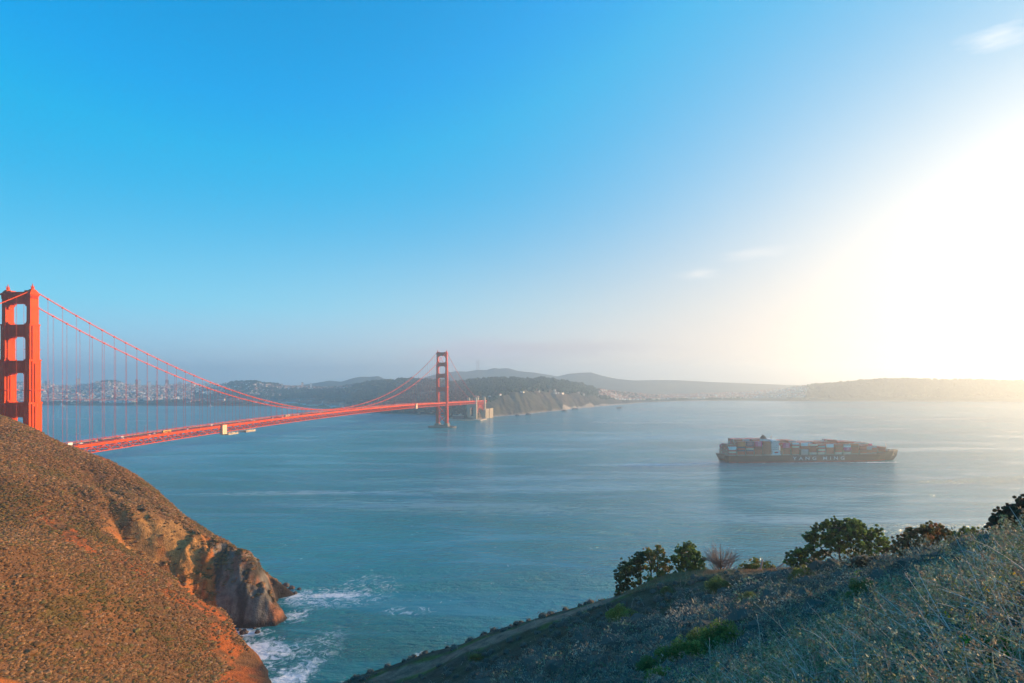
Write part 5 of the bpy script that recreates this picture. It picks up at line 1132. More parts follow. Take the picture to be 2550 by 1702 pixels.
# ------------------------------------------------------------------ scrub of the near headland
def headland_scrub():
    X, Y, z, sdist, sl = HL; rng = np.random.default_rng(8); n = 105000
    x = rng.uniform(-410, -95, n); y = rng.uniform(172, 496, n)
    xs = X[0]; ys = Y[:, 0]; i = np.clip(np.searchsorted(xs, x) - 1, 0, len(xs) - 2); j = np.clip(np.searchsorted(ys, y) - 1, 0, len(ys) - 2)
    fx = (x - xs[i]) / (xs[i + 1] - xs[i]); fy = (y - ys[j]) / (ys[j + 1] - ys[j])
    zz = (z[j, i] * (1 - fx) + z[j, i + 1] * fx) * (1 - fy) + (z[j + 1, i] * (1 - fx) + z[j + 1, i + 1] * fx) * fy; s = sl[j, i]; sd_ = sdist[j, i]
    nn = fbm(x, y, 26, 4, 200); keep = (rng.random(n) < np.clip(1.9 - s * 1.35 + nn * .9, 0, 1)) & (zz > 6) & (sd_ > 4) & (x / y > -.86)
    for (rx, ry, ra, rb) in [(-238, 330, 14, 5), (-222, 318, 12, 4), (-207, 372, 22, 14), (-156, 322, 9, 9), (-135, 300, 8, 10), (-336, 462, 26, 6), (-300, 455, 18, 6), (-122, 280, 7, 16)]:
        keep &= ~((((x - rx) / ra) ** 2 + ((y - ry + (x - rx) * .35) / rb) ** 2 < 1) & (rng.random(n) < .85))
    x, y, zz, nn = x[keep], y[keep], zz[keep], nn[keep]; n = len(x)
    r = rng.gamma(4, .14, n) + .2; pal = np.array([(.26, .115, .045), (.32, .15, .06), (.20, .095, .038), (.20, .13, .045), (.38, .19, .09), (.16, .10, .04)])
    c = pal[rng.choice(6, n, p=[.3, .24, .16, .12, .1, .08])] * rng.uniform(.8, 1.2, (n, 1)) * [.80, .92, 1.0]; ol = nn > .22; c[ol] = c[ol] * .5 + np.array([.10, .085, .025]) * .5
    V, Fc, cv = blobs(np.stack([x, y, zz + r * .08], 1), r, c, .22, .38, rng)
    stuff_mesh('headland_scrub', V, Fc, cv, mat('brown scrub', rough=.95, vcol='cover', spec=.05, noise=[(2.5, .7, 1.3, 3)]), 'low brown scrub dotted all over the near headland', 'scrub')
headland_scrub()
def rock(px, py, r, label, flat=.8, Y=None, name='sea_rock', sx=1.0):
    Y = Y or F * CAMZ / (py - HZ); p = P(px, py, Y); rng = np.random.default_rng(int(px * 7 + py)); bm = bmesh.new(); bmesh.ops.create_icosphere(bm, subdivisions=3, radius=1)
    for v in bm.verts:
        q = v.co; d = 1 + .35 * float(fbm(q.x * 3 + px, q.y * 3 + q.z * 2, 1.3, 3, 5)) + .18 * float(fbm(q.x * 9 + px, q.z * 9 + q.y * 4, 1.3, 3, 6)); v.co = Vector((q.x * d * r * sx, q.y * d * r, q.z * d * r * flat))
    me = bpy.data.meshes.new(name); bm.to_mesh(me); bm.free(); o = link_mesh(name, me, ROCKM); o.location = (p[0], p[1], .1); o.rotation_euler = (0, 0, rng.uniform(0, 3)); tag(o, label, 'rock', 'rocks standing in the sea'); return o
ROCKM = mat('wet dark rock', (.055, .035, .026), .6, [(.8, .6, 1.4, 6)], bump=(2, .8, .4))
for a in [(607, 1577, 2.4, 'largest dark rock in the white surf of the cove'), (596, 1570, 1.2, 'small rock touching the largest one in the cove surf'), (599, 1590, 1.5, 'rock nearest the headland edge in the cove surf'), (641, 1576, 1.5, 'rock alone at the outer side of the cove surf'), (634, 1566, .9, 'small rock under the cliff foot in the surf'),
          (726, 1466, 2.2, 'jagged rock at the outer tip of the point'), (712, 1460, 2.6, 'dark rock on the reef beyond the point'), (735, 1479, 1.6, 'low rock washed by foam off the point'), (745, 1468, 1.3, 'outermost small rock off the point')]: rock(*a)
rock(1543, 1017.5, 14, 'lone dark rock off the distant beach', .55); rock(1316, 1033.5, 11, 'rock in the surf under the distant cliffs', .6); rock(1404, 1024.5, 12, 'small rock off the beach under the distant cliffs', .5); rock(1288, 1035.5, 9, 'low rock in the breakers nearest the bridge end', .5); rock(1432, 1019.5, 16, 'flat dark reef at the foot of the distant cliffs', .35)

# ------------------------------------------------------------------ the slope the camera stands on
SGX = np.arange(-60, 125, .5); SGY = np.arange(0, 135, .5); _x, _y = np.meshgrid(SGX, SGY); SGZ = slope_z(_x, _y)[0]
def sz(x, y):
    x = np.asarray(x, float); y = np.asarray(y, float); i = np.clip(((x + 60) / .5).astype(int), 0, len(SGX) - 2); j = np.clip((y / .5).astype(int), 0, len(SGY) - 2)
    fx = (x - SGX[i]) / .5; fy = (y - SGY[j]) / .5
    return (SGZ[j, i] * (1 - fx) + SGZ[j, i + 1] * fx) * (1 - fy) + (SGZ[j + 1, i] * (1 - fx) + SGZ[j + 1, i + 1] * fx) * fy
def hit(px, py, y0=2.5):
    Y = np.arange(y0, 128, .15); X = (px - CX) / F * Y; zr = CAMZ - (py - HZ) / F * Y; k = np.where(sz(X, Y) >= zr)[0]
    Yh = Y[k[0]] if len(k) else 105.0; x = (px - CX) / F * Yh; return np.array([x, Yh, float(sz(x, Yh))])
def leaves(C, Rr, per, size, cols, rng, flat=1.0, shell=.55, jcol=.3):
    """leaf-sized triangles through uneven clumps; C (n,3), Rr (n,), per per clump"""
    n = len(C); d = rng.normal(size=(n, per, 3)); d /= np.linalg.norm(d, axis=2, keepdims=True); u = shell + (1 - shell) * rng.random((n, per, 1)) ** .5
    c = C[:, None] + d * u * Rr[:, None, None] * np.array([1, 1, flat]); s = size * rng.uniform(.6, 1.4, (n, per, 1))
    a = rng.normal(size=(n, per, 3)); a /= np.linalg.norm(a, axis=2, keepdims=True); b = np.cross(a, rng.normal(size=(n, per, 3))); b /= np.maximum(np.linalg.norm(b, axis=2, keepdims=True), 1e-6)
    V = np.stack([c + a * s, c - a * s * .5 + b * s * .6, c - a * s * .5 - b * s * .6], 2).reshape(-1, 3); Fc = np.arange(len(V)).reshape(-1, 3)
    cv = np.repeat(cols[:, None], per, 1) * rng.uniform(1 - jcol, 1 + jcol, (n, per, 1)); return V, Fc, np.repeat(cv.reshape(-1, 3), 3, 0)
def stems(B, D, L, r, cols, rng, seg=5, curve=.35, droop=0.0):
    """thin tapering strands: bases B, directions D, lengths L, radius r"""
    n = len(B); D = D / np.linalg.norm(D, axis=1, keepdims=True); pts = [B]; d = D.copy(); side = rng.normal(size=(n, 3)) * curve / seg
    for k in range(seg): d = d + side + rng.normal(size=(n, 3)) * curve * .35 / seg; d[:, 2] -= droop / seg; d /= np.linalg.norm(d, axis=1, keepdims=True); pts.append(pts[-1] + d * (L / seg)[:, None])
    Pt = np.stack(pts, 1); u = np.cross(D, rng.normal(size=(n, 3))); u /= np.linalg.norm(u, axis=1, keepdims=True); v = np.cross(D, u); m = seg + 1
    tr = np.linspace(1, .25, m)[None, :, None, None] * np.asarray(r).reshape(-1, 1, 1, 1); ang = np.array([0, 2.094, 4.189])
    off = u[:, None, None] * np.cos(ang)[None, None, :, None] + v[:, None, None] * np.sin(ang)[None, None, :, None]
    V = (Pt[:, :, None] + off * tr).reshape(-1, 3); base = (np.arange(n) * m * 3)[:, None, None] + (np.arange(seg) * 3)[None, :, None]; j = np.arange(3)[None, None]; k = (j + 1) % 3
    q = np.stack([base + j, base + k, base + 3 + k, base + 3 + j], -1).reshape(-1, 4); return V, q, np.repeat(cols, m * 3, 0), Pt
BARKM = mat('grey brown bark', (.10, .075, .055), .9, [(3, .7, 1.3, 4)], bump=(8, .6, .03))
DEADM = mat('bleached dead wood', (.30, .27, .25), .85, [(3, .75, 1.2, 4)])
def leafmat(name, trans=.5):
    m = mat(name, rough=.65, vcol='cover', spec=.25); nt = m.node_tree; b = nt.nodes['Principled BSDF']; t = nt.nodes.new('ShaderNodeBsdfTranslucent'); a = nt.nodes['Color Attribute'] if 'Color Attribute' in nt.nodes else [n for n in nt.nodes if n.type == 'VERTEX_COLOR'][0]
    nt.links.new(a.outputs[0], t.inputs[0]); mx = nt.nodes.new('ShaderNodeMixShader'); mx.inputs[0].default_value = trans; out = [n for n in nt.nodes if n.type == 'OUTPUT_MATERIAL'][0]
    nt.links.new(b.outputs[0], mx.inputs[1]); nt.links.new(t.outputs[0], mx.inputs[2]); nt.links.new(mx.outputs[0], out.inputs[0]); return m
LEAFM = leafmat('leaves'); SCRUBM = leafmat('scrub leaves', .15); STEMM = mat('dry stems', rough=.85, vcol='cover', spec=.15)
def plant(name, label, cat, Z, base, trunks, clumps, col, leaf, per, depth, zf, seed, twig=True, jc=.25, cwob=.35, tr=.16, grp=None, shell=.45, flat=.85, rs=1.0):
    """tree or shrub: photo positions give each limb and clump its place at depth Z, spread over a real depth"""
    rng = np.random.default_rng(seed); fx, sc, x0, y0 = zf; T = lambda x, y, dz=0.0: P(x0 + x / sc, y0 + y / sc, Z + dz)
    b = T(*base); g = float(sz(b[0], b[1])); b[2] = min(b[2], g + .6); root = empty(name, (b[0], b[1], min(g, b[2]))); o0 = np.array(root.location)
    tm = MB(); nodes = []
    for tk in trunks:
        pts = np.array([T(x, y, depth * .12 * rng.normal() * (i > 0)) for i, (x, y) in enumerate(tk)]) - o0; pts[0][2] -= .5
        m = 5 * (len(pts) - 1) + 1; tt = np.linspace(0, len(pts) - 1, m); q = np.stack([np.interp(tt, range(len(pts)), pts[:, k]) for k in range(3)], 1); q[1:-1] += rng.normal(size=(m - 2, 3)) * .05
        tm.tube(q, np.linspace(tr, tr * .25, m), 7); nodes += list(q[m // 4:])
    nodes = np.array(nodes); C = []; Rr = []; r_m = Z / F / sc
    for (x, y, r) in clumps:
        c = T(x, y, rng.uniform(-1, 1) * depth) - o0; R_ = r * r_m * rs; k = np.argmin(np.linalg.norm(nodes - c, axis=1) + np.maximum(0, nodes[:, 2] - c[2]) * 1.5); nd = nodes[k]
        mid = (nd + c) / 2 + [0, 0, -.12 * np.linalg.norm(nd - c)] + rng.normal(size=3) * .08; tm.tube([nd, mid, c], [tr * .34, tr * .24, tr * .1], 5)
        nsub = 28
        sub = c + rng.normal(size=(nsub, 3)) * R_ * .66 * [1, 1.1, .8]; C.append(sub); Rr.append(R_ * rng.uniform(.2, .42, nsub))
        for s_ in sub[:4]: tm.tube([c - (c - nd) * .15, s_], [tr * .12, tr * .05], 4)
    tm.build('trunk', BARKM, root, smooth=True)
    C = np.concatenate(C); Rr = np.concatenate(Rr); cols = np.array(col)[rng.integers(0, len(col), len(C))] * 1.9 * rng.uniform(.75, 1.25, (len(C), 1))
    V, Fc, cv = leaves(C, Rr, int(per * .9), leaf * .72, cols, rng, flat, .2, jc); me = np_mesh('crown', V, Fc); set_vcol(me, 'cover', cv); link_mesh('crown', me, LEAFM, root)
    tag(root, label, cat, grp); return root
Z6 = (0, 6.525, 1500, 1320); Z7 = (0, 3.614, 1900, 1230); Z5 = (0, 2.195, 1480, 1220)
DG = [(.04, .085, .04), (.055, .10, .045), (.03, .065, .035)]; OG = [(.16, .17, .045), (.20, .17, .05), (.12, .15, .045), (.24, .16, .06)]; MG = [(.09, .15, .045), (.12, .18, .045), (.07, .12, .04)]; RB = [(.15, .11, .05), (.21, .11, .06), (.10, .11, .045), (.09, .075, .045)]
plant('cypress_tree', 'dark green cypress leaning over the slope edge, leftmost of the crest trees', 'tree', 108, (600, 1075), [[(575, 1085), (520, 950), (455, 830), (400, 700)], [(640, 1050), (632, 850), (626, 640), (620, 480)], [(560, 1080), (430, 1050), (330, 1060)]],
      [(600, 400, 45), (560, 470, 60), (500, 520, 60), (400, 580, 75), (340, 650, 70), (300, 770, 70), (450, 650, 75), (560, 600, 75), (600, 520, 65), (640, 460, 60), (380, 860, 65), (420, 740, 80), (560, 740, 60), (660, 620, 50), (300, 950, 55), (380, 950, 55), (260, 1030, 65), (250, 1120, 50), (350, 1090, 80), (450, 1050, 60), (500, 900, 50), (600, 850, 50), (650, 950, 40), (300, 1150, 40), (700, 930, 40)], DG, .13, 130, 1.6, Z6, 1)
plant('pine_tree', 'airy olive pine with thin pointed top, second of the crest trees', 'tree', 107, (890, 985), [[(890, 1000), (893, 760), (895, 500), (905, 240)], [(800, 900), (795, 700), (790, 520), (740, 340)]],
      [(905, 265, 28), (900, 330, 42), (960, 345, 40), (870, 400, 45), (1000, 400, 40), (740, 345, 45), (700, 385, 40), (800, 400, 50), (960, 460, 50), (1040, 480, 35), (1070, 510, 26), (850, 480, 50), (740, 480, 50), (980, 560, 55), (1000, 620, 62), (1120, 600, 26), (1080, 630, 26), (820, 570, 42), (960, 690, 66), (1040, 740, 45), (860, 640, 50), (750, 620, 42), (800, 830, 70), (730, 800, 50), (900, 790, 70), (880, 890, 65), (970, 780, 50), (850, 950, 50), (930, 970, 45)], OG, .11, 85, 1.4, Z6, 2)
plant('pine_tree', 'bushy green pine with rounded tufts, left of the bare tree', 'tree', 106, (1405, 705), [[(1405, 720), (1405, 560), (1402, 400), (1400, 250)]],
      [(1400, 245, 42), (1460, 275, 38), (1350, 270, 33), (1250, 300, 38), (1210, 350, 38), (1330, 335, 55), (1430, 340, 55), (1500, 375, 55), (1560, 400, 38), (1270, 400, 55), (1370, 430, 72), (1480, 450, 72), (1140, 450, 38), (1200, 470, 45), (1180, 510, 38), (1290, 500, 62), (1560, 500, 55), (1640, 480, 33), (1600, 540, 45), (1400, 540, 70), (1500, 560, 62), (1300, 600, 52), (1240, 640, 45), (1200, 720, 42), (1160, 755, 36), (1480, 620, 70), (1600, 640, 55), (1660, 660, 42), (1540, 680, 52), (1290, 680, 42), (1400, 660, 52)], MG, .12, 120, 1.6, Z6, 3)
plant('fallen_tree', 'low green conifer sprawled along the crest beside a bleached limb', 'tree', 101, (930, 462), [[(900, 470), (930, 440), (965, 415), (990, 430)], [(920, 470), (860, 440), (810, 425)]],
      [(832, 420, 16), (800, 440, 17), (880, 386, 15), (860, 420, 20), (900, 425, 20), (938, 405, 14), (962, 425, 17), (992, 440, 17), (930, 448, 18), (1010, 455, 12), (840, 450, 16), (875, 452, 18), (970, 455, 14)], MG + OG[:2], .12, 110, 1.2, Z5, 4)
plant('cypress_tree', 'large spreading green cypress, broadest of the crest trees', 'tree', 88, (720, 650), [[(720, 670), (640, 590), (560, 520), (470, 430)], [(720, 670), (690, 560), (680, 430), (690, 310)], [(730, 665), (800, 560), (880, 450), (960, 370)], [(700, 665), (560, 620), (420, 590), (300, 600)], [(740, 660), (900, 590), (1040, 520)]],
      [(640, 262, 40), (760, 262, 52), (860, 292, 52), (920, 335, 45), (700, 310, 62), (600, 330, 52), (530, 300, 33), (570, 268, 24), (470, 335, 30), (400, 385, 38), (450, 425, 42), (520, 395, 52), (1030, 350, 40), (1065, 425, 40), (1110, 450, 28), (980, 400, 52), (880, 400, 62), (780, 395, 68), (680, 405, 62), (600, 445, 52), (430, 485, 34), (380, 515, 34), (320, 535, 42), (262, 560, 34), (250, 610, 36), (290, 650, 34), (345, 640, 34), (360, 585, 50), (420, 620, 42), (480, 560, 46), (560, 540, 40), (780, 490, 60), (880, 500, 60), (960, 480, 52), (1060, 510, 46), (1000, 555, 42), (900, 575, 48), (1110, 495, 26), (690, 500, 40), (830, 340, 50), (740, 350, 50)], MG + DG, .14, 120, 2.6, Z7, 5)
plant('broadleaf_bush', 'russet leaved bush right of the broad cypress', 'bush', 60, (1400, 600), [[(1400, 640), (1350, 520), (1300, 440)], [(1420, 640), (1460, 500), (1500, 380)], [(1430, 640), (1540, 480), (1590, 380)]],
      [(1180, 500, 42), (1230, 440, 42), (1290, 400, 42), (1350, 352, 50), (1420, 340, 50), (1480, 322, 42), (1540, 302, 38), (1600, 325, 42), (1640, 365, 42), (1560, 380, 52), (1450, 420, 60), (1350, 450, 60), (1260, 500, 52), (1550, 460, 60), (1500, 520, 52), (1380, 530, 52), (1280, 560, 46), (1430, 600, 50), (1580, 550, 50)], RB, .12, 90, 1.6, Z7, 6)
plant('evergreen_bush', 'mid green bush behind the russet one', 'bush', 63, (1800, 480), [[(1780, 520), (1760, 420), (1800, 350)], [(1800, 520), (1860, 420), (1890, 350)]],
      [(1700, 365, 42), (1780, 372, 42), (1850, 350, 42), (1885, 332, 30), (1830, 332, 26), (1920, 392, 36), (1780, 430, 46), (1860, 430, 46), (1700, 430, 46), (1930, 435, 32), (1740, 480, 46), (1840, 490, 46)], MG, .11, 100, 1.4, Z7, 7)
plant('evergreen_bush', 'small loose green bush between two larger bushes', 'bush', 50, (2010, 440), [[(2010, 470), (1990, 400), (1975, 370)]], [(1990, 395, 30), (2040, 402, 30), (1970, 372, 16), (2010, 440, 34), (2060, 440, 30)], MG, .09, 90, .8, Z7, 8, tr=.08)
plant('broadleaf_bush', 'large dark leaved bush at the right edge of the picture', 'bush', 23, (2330, 420), [[(2330, 480), (2260, 330), (2180, 200)], [(2340, 480), (2350, 300), (2360, 120)], [(2350, 480), (2450, 300), (2500, 180)]],
      [(2040, 288, 18), (2100, 255, 32), (2125, 205, 32), (2180, 165, 42), (2222, 125, 34), (2280, 132, 50), (2330, 92, 42), (2362, 62, 42), (2400, 100, 66), (2150, 260, 52), (2240, 230, 66), (2330, 220, 66), (2200, 330, 60), (2300, 320, 66), (2400, 250, 76), (2130, 330, 42), (2270, 380, 52), (2400, 350, 66), (2100, 300, 34), (2480, 150, 86), (2480, 300, 86), (2560, 220, 90)], [(.055, .065, .04), (.08, .07, .045), (.045, .055, .035), (.10, .065, .05)], .052, 210, .9, Z7, 9, tr=.07)
plant('evergreen_bush', 'dark shrub poking up at the lower left end of the crest', 'bush', 113, (40, 1230), [[(30, 1250), (20, 1180), (0, 1150)]], [(30, 1175, 45), (110, 1190, 40), (-60, 1200, 45), (60, 1225, 40), (-10, 1220, 45), (-100, 1225, 35)], DG, .12, 110, 1.0, Z6, 10)
plant('evergreen_bush', 'dark dense shrub under the right side of the broad cypress', 'bush', 62, (930, 700), [[(930, 730), (900, 650), (880, 610)]], [(820, 660, 45), (880, 620, 45), (950, 610, 45), (1020, 620, 45), (1080, 640, 45), (780, 700, 40), (860, 690, 50), (940, 680, 50), (1020, 690, 50), (1100, 690, 45)], [(.03, .04, .03), (.045, .05, .04)], .09, 110, 1.3, Z7, 12)
def bare_tree():
    rng = np.random.default_rng(4); T = lambda x, y, dz=0: P(1500 + x / 6.525, 1320 + y / 6.525, 104 + dz); b = T(1930, 775); root = empty('bare_tree', (b[0], b[1], b[2] - .2)); o0 = np.array(root.location); tm = MB(); br = MB()
    top = T(1918, 215) - o0; base = np.array([0, 0, -.4]); tm.tube([base, base * 0 + [0, 0, .8], (top + 0) * .5, top], [.2, .17, .09, .02], 7); tm.build('trunk', BARKM, root, smooth=True)
    H = top[2]
    for i in range(105):
        h0 = rng.uniform(.03, .5) * H; st = np.array([top[0] * h0 / H, 0, h0]); a = rng.uniform(0, 6.283); sp = rng.uniform(.15, 1.0); ex = 3.2 * sp ** .6
        up = (H * .97 - h0) * math.sqrt(max(.05, 1 - (sp * .93) ** 2)) * rng.uniform(.7, 1.0) * (1 - .25 * sp); end = st + [math.cos(a) * ex , math.sin(a) * ex, up]
        mid = st + (end - st) * .5 + [math.cos(a) * .25, math.sin(a) * .25, -.1 * up]; br.tube([st, mid, end], [.05, .035, .014], 4)
        for k in range(6):
            f = rng.uniform(.35, .95); q = st + (end - st) * f + (mid - (st + end) / 2) * (1 - abs(2 * f - 1)); d = (end - st) / np.linalg.norm(end - st) + rng.normal(size=3) * .38; d[2] = abs(d[2]); br.tube([q, q + d * rng.uniform(.4, 1.0)], [.02, .009], 3)
    br.build('branches', mat('bare reddish twigs', (.28, .22, .19), .85), root); tag(root, 'leafless reddish tree with a fan of bare branches on the crest', 'tree')
bare_tree()
def dead_limb():
    T = lambda x, y, dz=0: P(1480 + x / 2.195, 1220 + y / 2.195, 99 + dz); b = T(945, 466); root = empty('dead_branch', (b[0], b[1], b[2] - .2)); o0 = np.array(root.location); m = MB()
    m.tube(np.array([T(930, 474), T(962, 450), T(1000, 428), T(1036, 402), T(1053, 370)]) - o0, [.22, .19, .15, .10, .04], 7); m.tube(np.array([T(1000, 428), T(1012, 436), T(1020, 431)]) - o0, [.08, .05, .02], 5); m.build('limb', DEADM, root, smooth=True)
    m = MB(); m.tube(np.array([T(905, 440), T(917, 400), T(920, 378)]) - o0, [.16, .14, .05], 6); m.tube(np.array([T(760, 458), T(800, 455), T(850, 468)]) - o0, [.05, .06, .05], 5); m.build('stump', DEADM, root); tag(root, 'bleached bent dead limb sticking up beside the sprawled conifer', 'dead branch')
dead_limb()
SHRUB_AT = []
def round_shrub(px, py, rpx, col, label, seed, dark=False):
    p = hit(px, py + rpx * .5); SHRUB_AT.append((p[0], p[1], rpx * p[1] / F)); rng = np.random.default_rng(seed); R_ = rpx * p[1] / F * 1.2; root = empty('round_shrub', tuple(p)); n = 46
    d = rng.normal(size=(n, 3)); d /= np.linalg.norm(d, axis=1, keepdims=True); d[:, 2] = abs(d[:, 2]); C = d * R_ * rng.uniform(.45, .95, (n, 1)) * [1.15, 1.0, .95] + [0, 0, .22 * R_]; Rr = R_ * rng.uniform(.22, .38, n)
    cols = np.array(col) * 2.3 * rng.uniform(.65, 1.35, (n, 1)); V, Fc, cv = leaves(C, Rr, 150, max(.035, R_ * .045), cols, rng, .9, .5, .35); me = np_mesh('foliage', V, Fc); set_vcol(me, 'cover', cv); link_mesh('foliage', me, LEAFM, root)
    t = MB(); 
    for i in range(14): t.tube([(0, 0, -.2), C[i] * .5, C[i] * .95], [R_ * .035, R_ * .02, R_ * .008], 4)
    t.build('stems', BARKM, root); tag(root, label, 'shrub', 'green mounds in the grey scrub')
for i, a in enumerate([(1544, 1534, 28, (.09, .13, .03), 'bright green mound beside the earth track under the crest'), (1800, 1600, 52, (.055, .10, .03), 'largest green mound low on the shaded slope'), (1735, 1612, 40, (.07, .11, .035), 'paler green mound joined to the left of the largest'), (1700, 1645, 52, (.05, .095, .028), 'green mound just below and left of the largest'),
                       (1622, 1665, 30, (.04, .085, .03), 'smaller green mound left of the lower large mound'), (1650, 1695, 34, (.06, .11, .03), 'green mound cut by the bottom edge of the picture'), (2147, 1440, 20, (.12, .17, .03), 'bright yellow green tuft below the broad cypress'), (2150, 1484, 38, (.06, .09, .03), 'olive mound midway down the slope beneath the russet bush'),
                       (1999, 1437, 26, (.09, .10, .03), 'olive mound at the crest below the broad cypress trunk'), (1785, 1461, 26, (.05, .085, .03), 'dark green mound on the crest below the bare tree'), (1660, 1475, 13, (.05, .08, .03), 'small green mound below the olive pine'), (1185, 1640, 14, (.06, .09, .03), 'small green mound by the lower end of the earth track'),
                       (1866, 1497, 22, (.06, .085, .03), 'low olive mound on the mid slope below the dead limb')]): round_shrub(*a, seed=50 + i)
def slope_scrub():
    rng = np.random.default_rng(12); n = 7000; Y = np.exp(rng.uniform(math.log(6), math.log(119), n)); k = rng.uniform(-.30, .90, n); X = k * Y; Z = sz(X, Y)
    py = HZ + (CAMZ - Z) / Y * F; ok = (py < 1850) & (py > 1240); tr = np.array([P(*t)[:2] for t in TRACK]); dt_ = np.full(n, 1e9)
    for i in range(len(tr) - 1):
        a = tr[i]; e = tr[i + 1] - a; t = np.clip(((X - a[0]) * e[0] + (Y - a[1]) * e[1]) / (e @ e), 0, 1); dt_ = np.minimum(dt_, np.hypot(X - a[0] - t * e[0], Y - a[1] - t * e[1]))
    ok &= dt_ > 3.4; X, Y, Z = X[ok], Y[ok], Z[ok]; n = len(X); r = np.clip(.016 * Y, .2, 1.2) * np.where(Y > 80, .7, 1) * rng.uniform(.45, 1.1, n) * np.where((rng.random(n) < .22) & (Y < 88), 2.0, 1); nn = fbm(X, Y, 9, 3, 300)
    pal = np.array([(.10, .12, .10), (.13, .13, .11), (.07, .085, .065), (.15, .12, .10), (.085, .125, .085), (.17, .145, .12)]); pal = pal * [2.0, 2.1, 1.9]; c = pal[np.clip(((nn + .6) / 1.2 * 6 + rng.normal(size=n) * 1.3).astype(int), 0, 5)] * rng.uniform(.55, 1.35, (n, 1))
    cr = np.array([P(*t)[:2] for t in [(1600, 1480, 107), (1700, 1445, 104), (1830, 1440, 100), (1960, 1434, 94), (2090, 1430, 86)]]); dc = np.full(len(X), 1e9)
    for i in range(len(cr) - 1): a = cr[i]; e = cr[i + 1] - a; t = np.clip(((X - a[0]) * e[0] + (Y - a[1]) * e[1]) / (e @ e), 0, 1); dc = np.minimum(dc, np.hypot(X - a[0] - t * e[0], Y - a[1] - t * e[1]))
    k = dc > 3.6; X, Y, Z, r, c = X[k], Y[k], Z[k], r[k], c[k]
    for (gx, gy, gr) in SHRUB_AT: k = np.hypot(X - gx, Y - gy) > gr * 1.25 + r * .6; X, Y, Z, r, c = X[k], Y[k], Z[k], r[k], c[k]
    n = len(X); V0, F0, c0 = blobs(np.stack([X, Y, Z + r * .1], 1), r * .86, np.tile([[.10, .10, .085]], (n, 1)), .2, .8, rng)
    stuff_mesh('scrub_mounds', V0, F0, c0, mat('scrub inner shade', rough=.95, vcol='cover', spec=.05), 'dark cores standing in for shade inside the near hillside scrub bushes', 'scrub')  # dark cores added inside the leaf domes, coloured as their inner shade
    m = 130; d = rng.normal(size=(n, m, 3)); d[..., 2] = abs(d[..., 2]) * 1.1; d /= np.linalg.norm(d, axis=2, keepdims=True); ph = rng.uniform(0, 6.28, (n, 1, 3))
    lump = 1 + .16 * np.sin(d[..., :1] * 6 + ph[..., :1]) + .14 * np.sin(d[..., 1:2] * 7 + ph[..., 1:2]) + rng.normal(size=(n, m, 1)) * .07
    C = np.stack([X, Y, Z + r * .08], 1)[:, None] + d * lump * r[:, None, None] * [1.0, 1.0, .85]; s_ = (r * .062)[:, None, None] * rng.uniform(.6, 1.5, (n, m, 1))
    a_ = d * .8 + rng.normal(size=(n, m, 3)) * .6; a_ /= np.linalg.norm(a_, axis=2, keepdims=True); b_ = np.cross(a_, rng.normal(size=(n, m, 3))); b_ /= np.maximum(np.linalg.norm(b_, axis=2, keepdims=True), 1e-6)
    V = np.stack([C + a_ * s_ * 1.5, C - a_ * s_ * .5 + b_ * s_ * .5, C - a_ * s_ * .5 - b_ * s_ * .5], 2).reshape(-1, 3); cv = np.repeat((np.repeat(c[:, None], m, 1) * rng.uniform(.75, 1.25, (n, m, 1))).reshape(-1, 3), 3, 0)
    stuff_mesh('slope_scrub', V, np.arange(len(V)).reshape(-1, 3), cv, SCRUBM, 'grey green scrub bushes blanketing the shaded near hillside', 'scrub')
    # dry upright twigs growing out of it
    n2 = 15000; Y = np.exp(rng.uniform(math.log(3.2), math.log(112), n2)); k = rng.uniform(-.25, .88, n2); w = rng.random(n2) < np.clip(.25 + k * 1.1, .12, 1); Y, k = Y[w], k[w]; X = k * Y; Z = sz(X, Y); n2 = len(X)
    D = rng.normal(size=(n2, 3)) * [.55, .45, .25] + [-.35, 0, .9]; L = np.clip(.013 * Y, .3, 1.1) * rng.uniform(.5, 1.5, n2); pal = np.array([(.38, .30, .27), (.25, .18, .15), (.58, .45, .39), (.22, .15, .12), (.34, .31, .19)])
    V, q, cv, _ = stems(np.stack([X, Y, Z - .05], 1), D, L, np.clip(.00042 * Y, .0018, .03), pal[rng.integers(0, 5, n2)], rng, 5, .55)
    stuff_mesh('dry_twigs', V, q, cv, STEMM, 'tangle of dry grey twigs standing out of the slope scrub', 'twigs')
    # crest grass, lit orange
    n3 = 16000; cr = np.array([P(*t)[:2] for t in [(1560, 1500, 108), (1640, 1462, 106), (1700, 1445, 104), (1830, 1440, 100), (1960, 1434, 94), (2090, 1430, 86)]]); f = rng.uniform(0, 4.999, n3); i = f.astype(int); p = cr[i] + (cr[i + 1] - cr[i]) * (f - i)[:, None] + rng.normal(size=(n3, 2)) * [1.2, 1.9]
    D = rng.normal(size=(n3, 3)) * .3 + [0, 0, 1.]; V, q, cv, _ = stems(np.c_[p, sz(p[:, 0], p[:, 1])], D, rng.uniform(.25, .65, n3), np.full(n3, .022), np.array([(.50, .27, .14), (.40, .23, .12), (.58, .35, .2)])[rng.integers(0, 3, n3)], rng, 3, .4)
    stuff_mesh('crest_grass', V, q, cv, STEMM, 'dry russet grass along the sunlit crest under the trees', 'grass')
slope_scrub()
